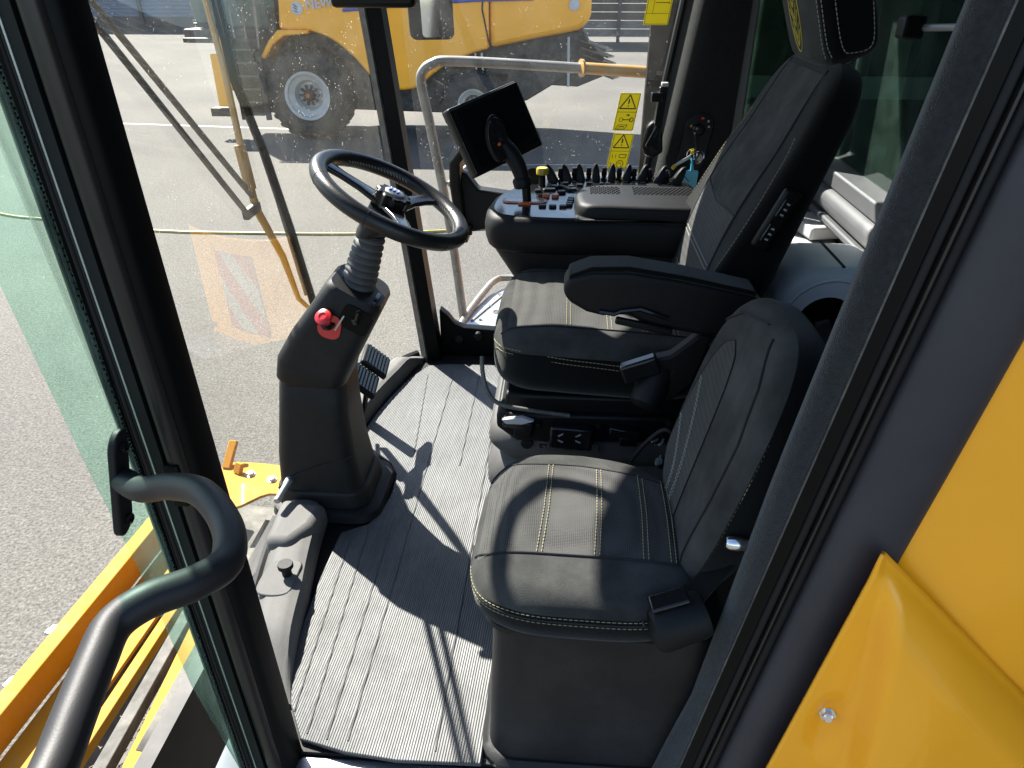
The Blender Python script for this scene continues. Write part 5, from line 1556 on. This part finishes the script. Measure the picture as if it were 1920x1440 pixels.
# bolted bracket in front of the steering column
bkp = spline([(-1.40, 2.36, 0), (-1.34, 2.42, 0), (-1.10, 2.40, 0), (-.98, 2.32, 0), (-.98, 2.20, 0), (-1.13, 2.22, 0), (-1.24, 2.12, 0), (-1.38, 2.12, 0)], 4, True)
MB().loft([[(p.x, p.y, z) for p in bkp] for z in (-.412, -.40)]).build('bolted_plate', 'yellowmatte', fh, bevel=.003)
for x, y in ((-1.253, 2.336), (-1.152, 2.307)):
    MB().lathe([(.022, 0), (.022, .003), (.015, .004), (.014, .014), (.0, .016)], (x, y, -.40), (0, 0, 1), 6).build('plate_bolt', 'steel', fh)
for p, q in (((-1.37, 2.37, -.40), (-1.36, 2.46, -.32)), ((-1.31, 2.34, -.40), (-1.30, 2.36, -.36))):
    MB().bar(p, q, .035, .02).build('bracket_tab', 'yellowmatte', fh, bevel=.003)
MB().bar((-1.02, 1.75, -.45), (-.98, 1.0, -.45), .05, .05).build('front_crossbar', 'yellowmatte', fh, bevel=.004)
MB().grid(lambda u, v: (-1.16 + .22 * u, 1.2 + 1.0 * v, -.52 - .06 * u), 4, 6).build('dusty_shield', 'trough', fh, solid=.006)
MB().box((-1.45, 2.5, -1.7), (.9, .3, .7)).build('feeder_body', 'dark', fh)

# ================================================================== YELLOW SIDE PANELS OF THIS HARVESTER
sa = thing('side_panel', 'glossy yellow body panel behind the door post at the right edge', 'body panel', (.9, .9, -.2))
slope = (.538 - .494) / (1.028 - .661)
def pa(u, v):
    z = -.3 + 2.0 * v
    x0 = .494 + slope * 1.25 * (z - .661)
    x = x0 + .9 * u
    y = .865 - .035 * math.sin(min(1, u * 3) * math.pi / 2) - .012 * math.sin(u * 5 + v * 4)
    return (x, y, z)
MB().grid(pa, 24, 30).build('upper_skin', 'yellow', sa, solid=.006)
sb = thing('rear_shield', 'bulged yellow shield with bolt, overlapping the taller panel at lower right', 'body panel', (.7, .8, -.2))
def pbn(u, v):
    # v along the top-right edge from tip, u from tip downwards along left edge
    tip = Vector((.460, .80, .694))
    left = Vector((-.075, 0, -.497)).normalized(); right = Vector((.283, 0, -.279)).normalized()
    a = 1.0 * u; b = .75 * v
    p = tip + left * a + right * b
    def sst(t):
        t = max(0, min(1, t)); return t * t * (3 - 2 * t)
    p.y += .022 * math.exp(-(a / .022) ** 2) * sst(b / .02)                  # rolled upper edge
    flange = .012 + .34 * a if a < .35 else .131 + .10 * (a - .35)
    p.y -= .034 * sst((b - flange) / .045) * sst(a / .10)                     # raised moulding beside the flat flange
    p.y -= .020 * math.sin(math.pi * min(1, a / .5)) * sst((b - .05) / .2)
    dx = p.x - .463; dz = p.z - .345
    d2 = (dx / .026) ** 2 + ((dz + .02) / .060) ** 2
    p.y += .016 * math.exp(-d2 ** 2)                                          # recess round the bolt
    return p
MB().grid(pbn, 110, 90).build('shield_skin', 'yellow', sb, solid=.005)
blt = MB().lathe([(.014, 0), (.014, .003), (.0095, .0035), (.0095, .012), (.007, .014), (.0, .014)], (.463, .812, .335), (-.2, -1, .2), 6).build('shield_bolt', 'chrome', sb)

# ================================================================== MARKER BOARD ON THE RIGHT SIDE (its reflection shows in the windscreen)
mk_ = thing('marker_board', 'red and white striped marker board on yellow bracket, seen mirrored in the windscreen', 'marker board', (.45, 3.95, -.6))
MB().box((.47, 4.02, -.16), (.03, 1.15, 1.05)).build('yellow_bracket', 'yellow', mk_, bevel=.01)
MB().box((.452, 3.96, .02), (.006, .44, .50)).build('white_field', 'linewhite', mk_)
for k in range(3):
    y0 = 3.74 + k * .176
    MB().loft([[(.4475, y, z) for y, z in ((y0, -.23), (y0 + .088, -.23), (min(y0 + .088, 4.18), .0), (y0, -.12))], [(.4488, y, z) for y, z in ((y0, -.23), (y0 + .088, -.23), (min(y0 + .088, 4.18), .0), (y0, -.12))]]) if False else None
def clipstripe(o):
    # diagonal band across the board: y - z between o and o + .12
    pts = []
    ys = 3.74; ye = 4.18; zs = -.23; ze = .27
    poly = [(ys, zs), (ye, zs), (ye, ze), (ys, ze)]
    def clip(poly, f):
        out = []
        for i in range(len(poly)):
            a, b = poly[i], poly[(i + 1) % len(poly)]
            fa, fb = f(a), f(b)
            if fa >= 0: out.append(a)
            if fa * fb < 0:
                t = fa / (fa - fb); out.append((a[0] + (b[0] - a[0]) * t, a[1] + (b[1] - a[1]) * t))
        return out
    poly = clip(poly, lambda p: (p[0] - p[1]) - o)
    return clip(poly, lambda p: o + .20 - (p[0] - p[1])) if poly else []
for o in (3.47, 3.86, 4.25):
    pg = clipstripe(o)
    if len(pg) >= 3:
        MB().loft([[(.4486, y, z) for y, z in pg], [(.4465, y, z) for y, z in pg]]).build('red_stripe', 'red', mk_)

# tiny pieces that stay joined: threads, dots, prints, studs
for o in bpy.data.objects:
    b = o.name.split('.')[0]
    if b in ('stitching', 'side_stitching', 'wing_stitching', 'edge_stitching', 'frit_dot', 'grip_dot', 'grip_stud', 'tread_lug', 'print', 'panel_symbols', 'switch_symbols', 'control_symbols',
             'wheel_lacing', 'embroidered_emblem', 'lettering', 'embossed_lettering', 'handwritten_number'):
        o['kind'] = 'stuff'
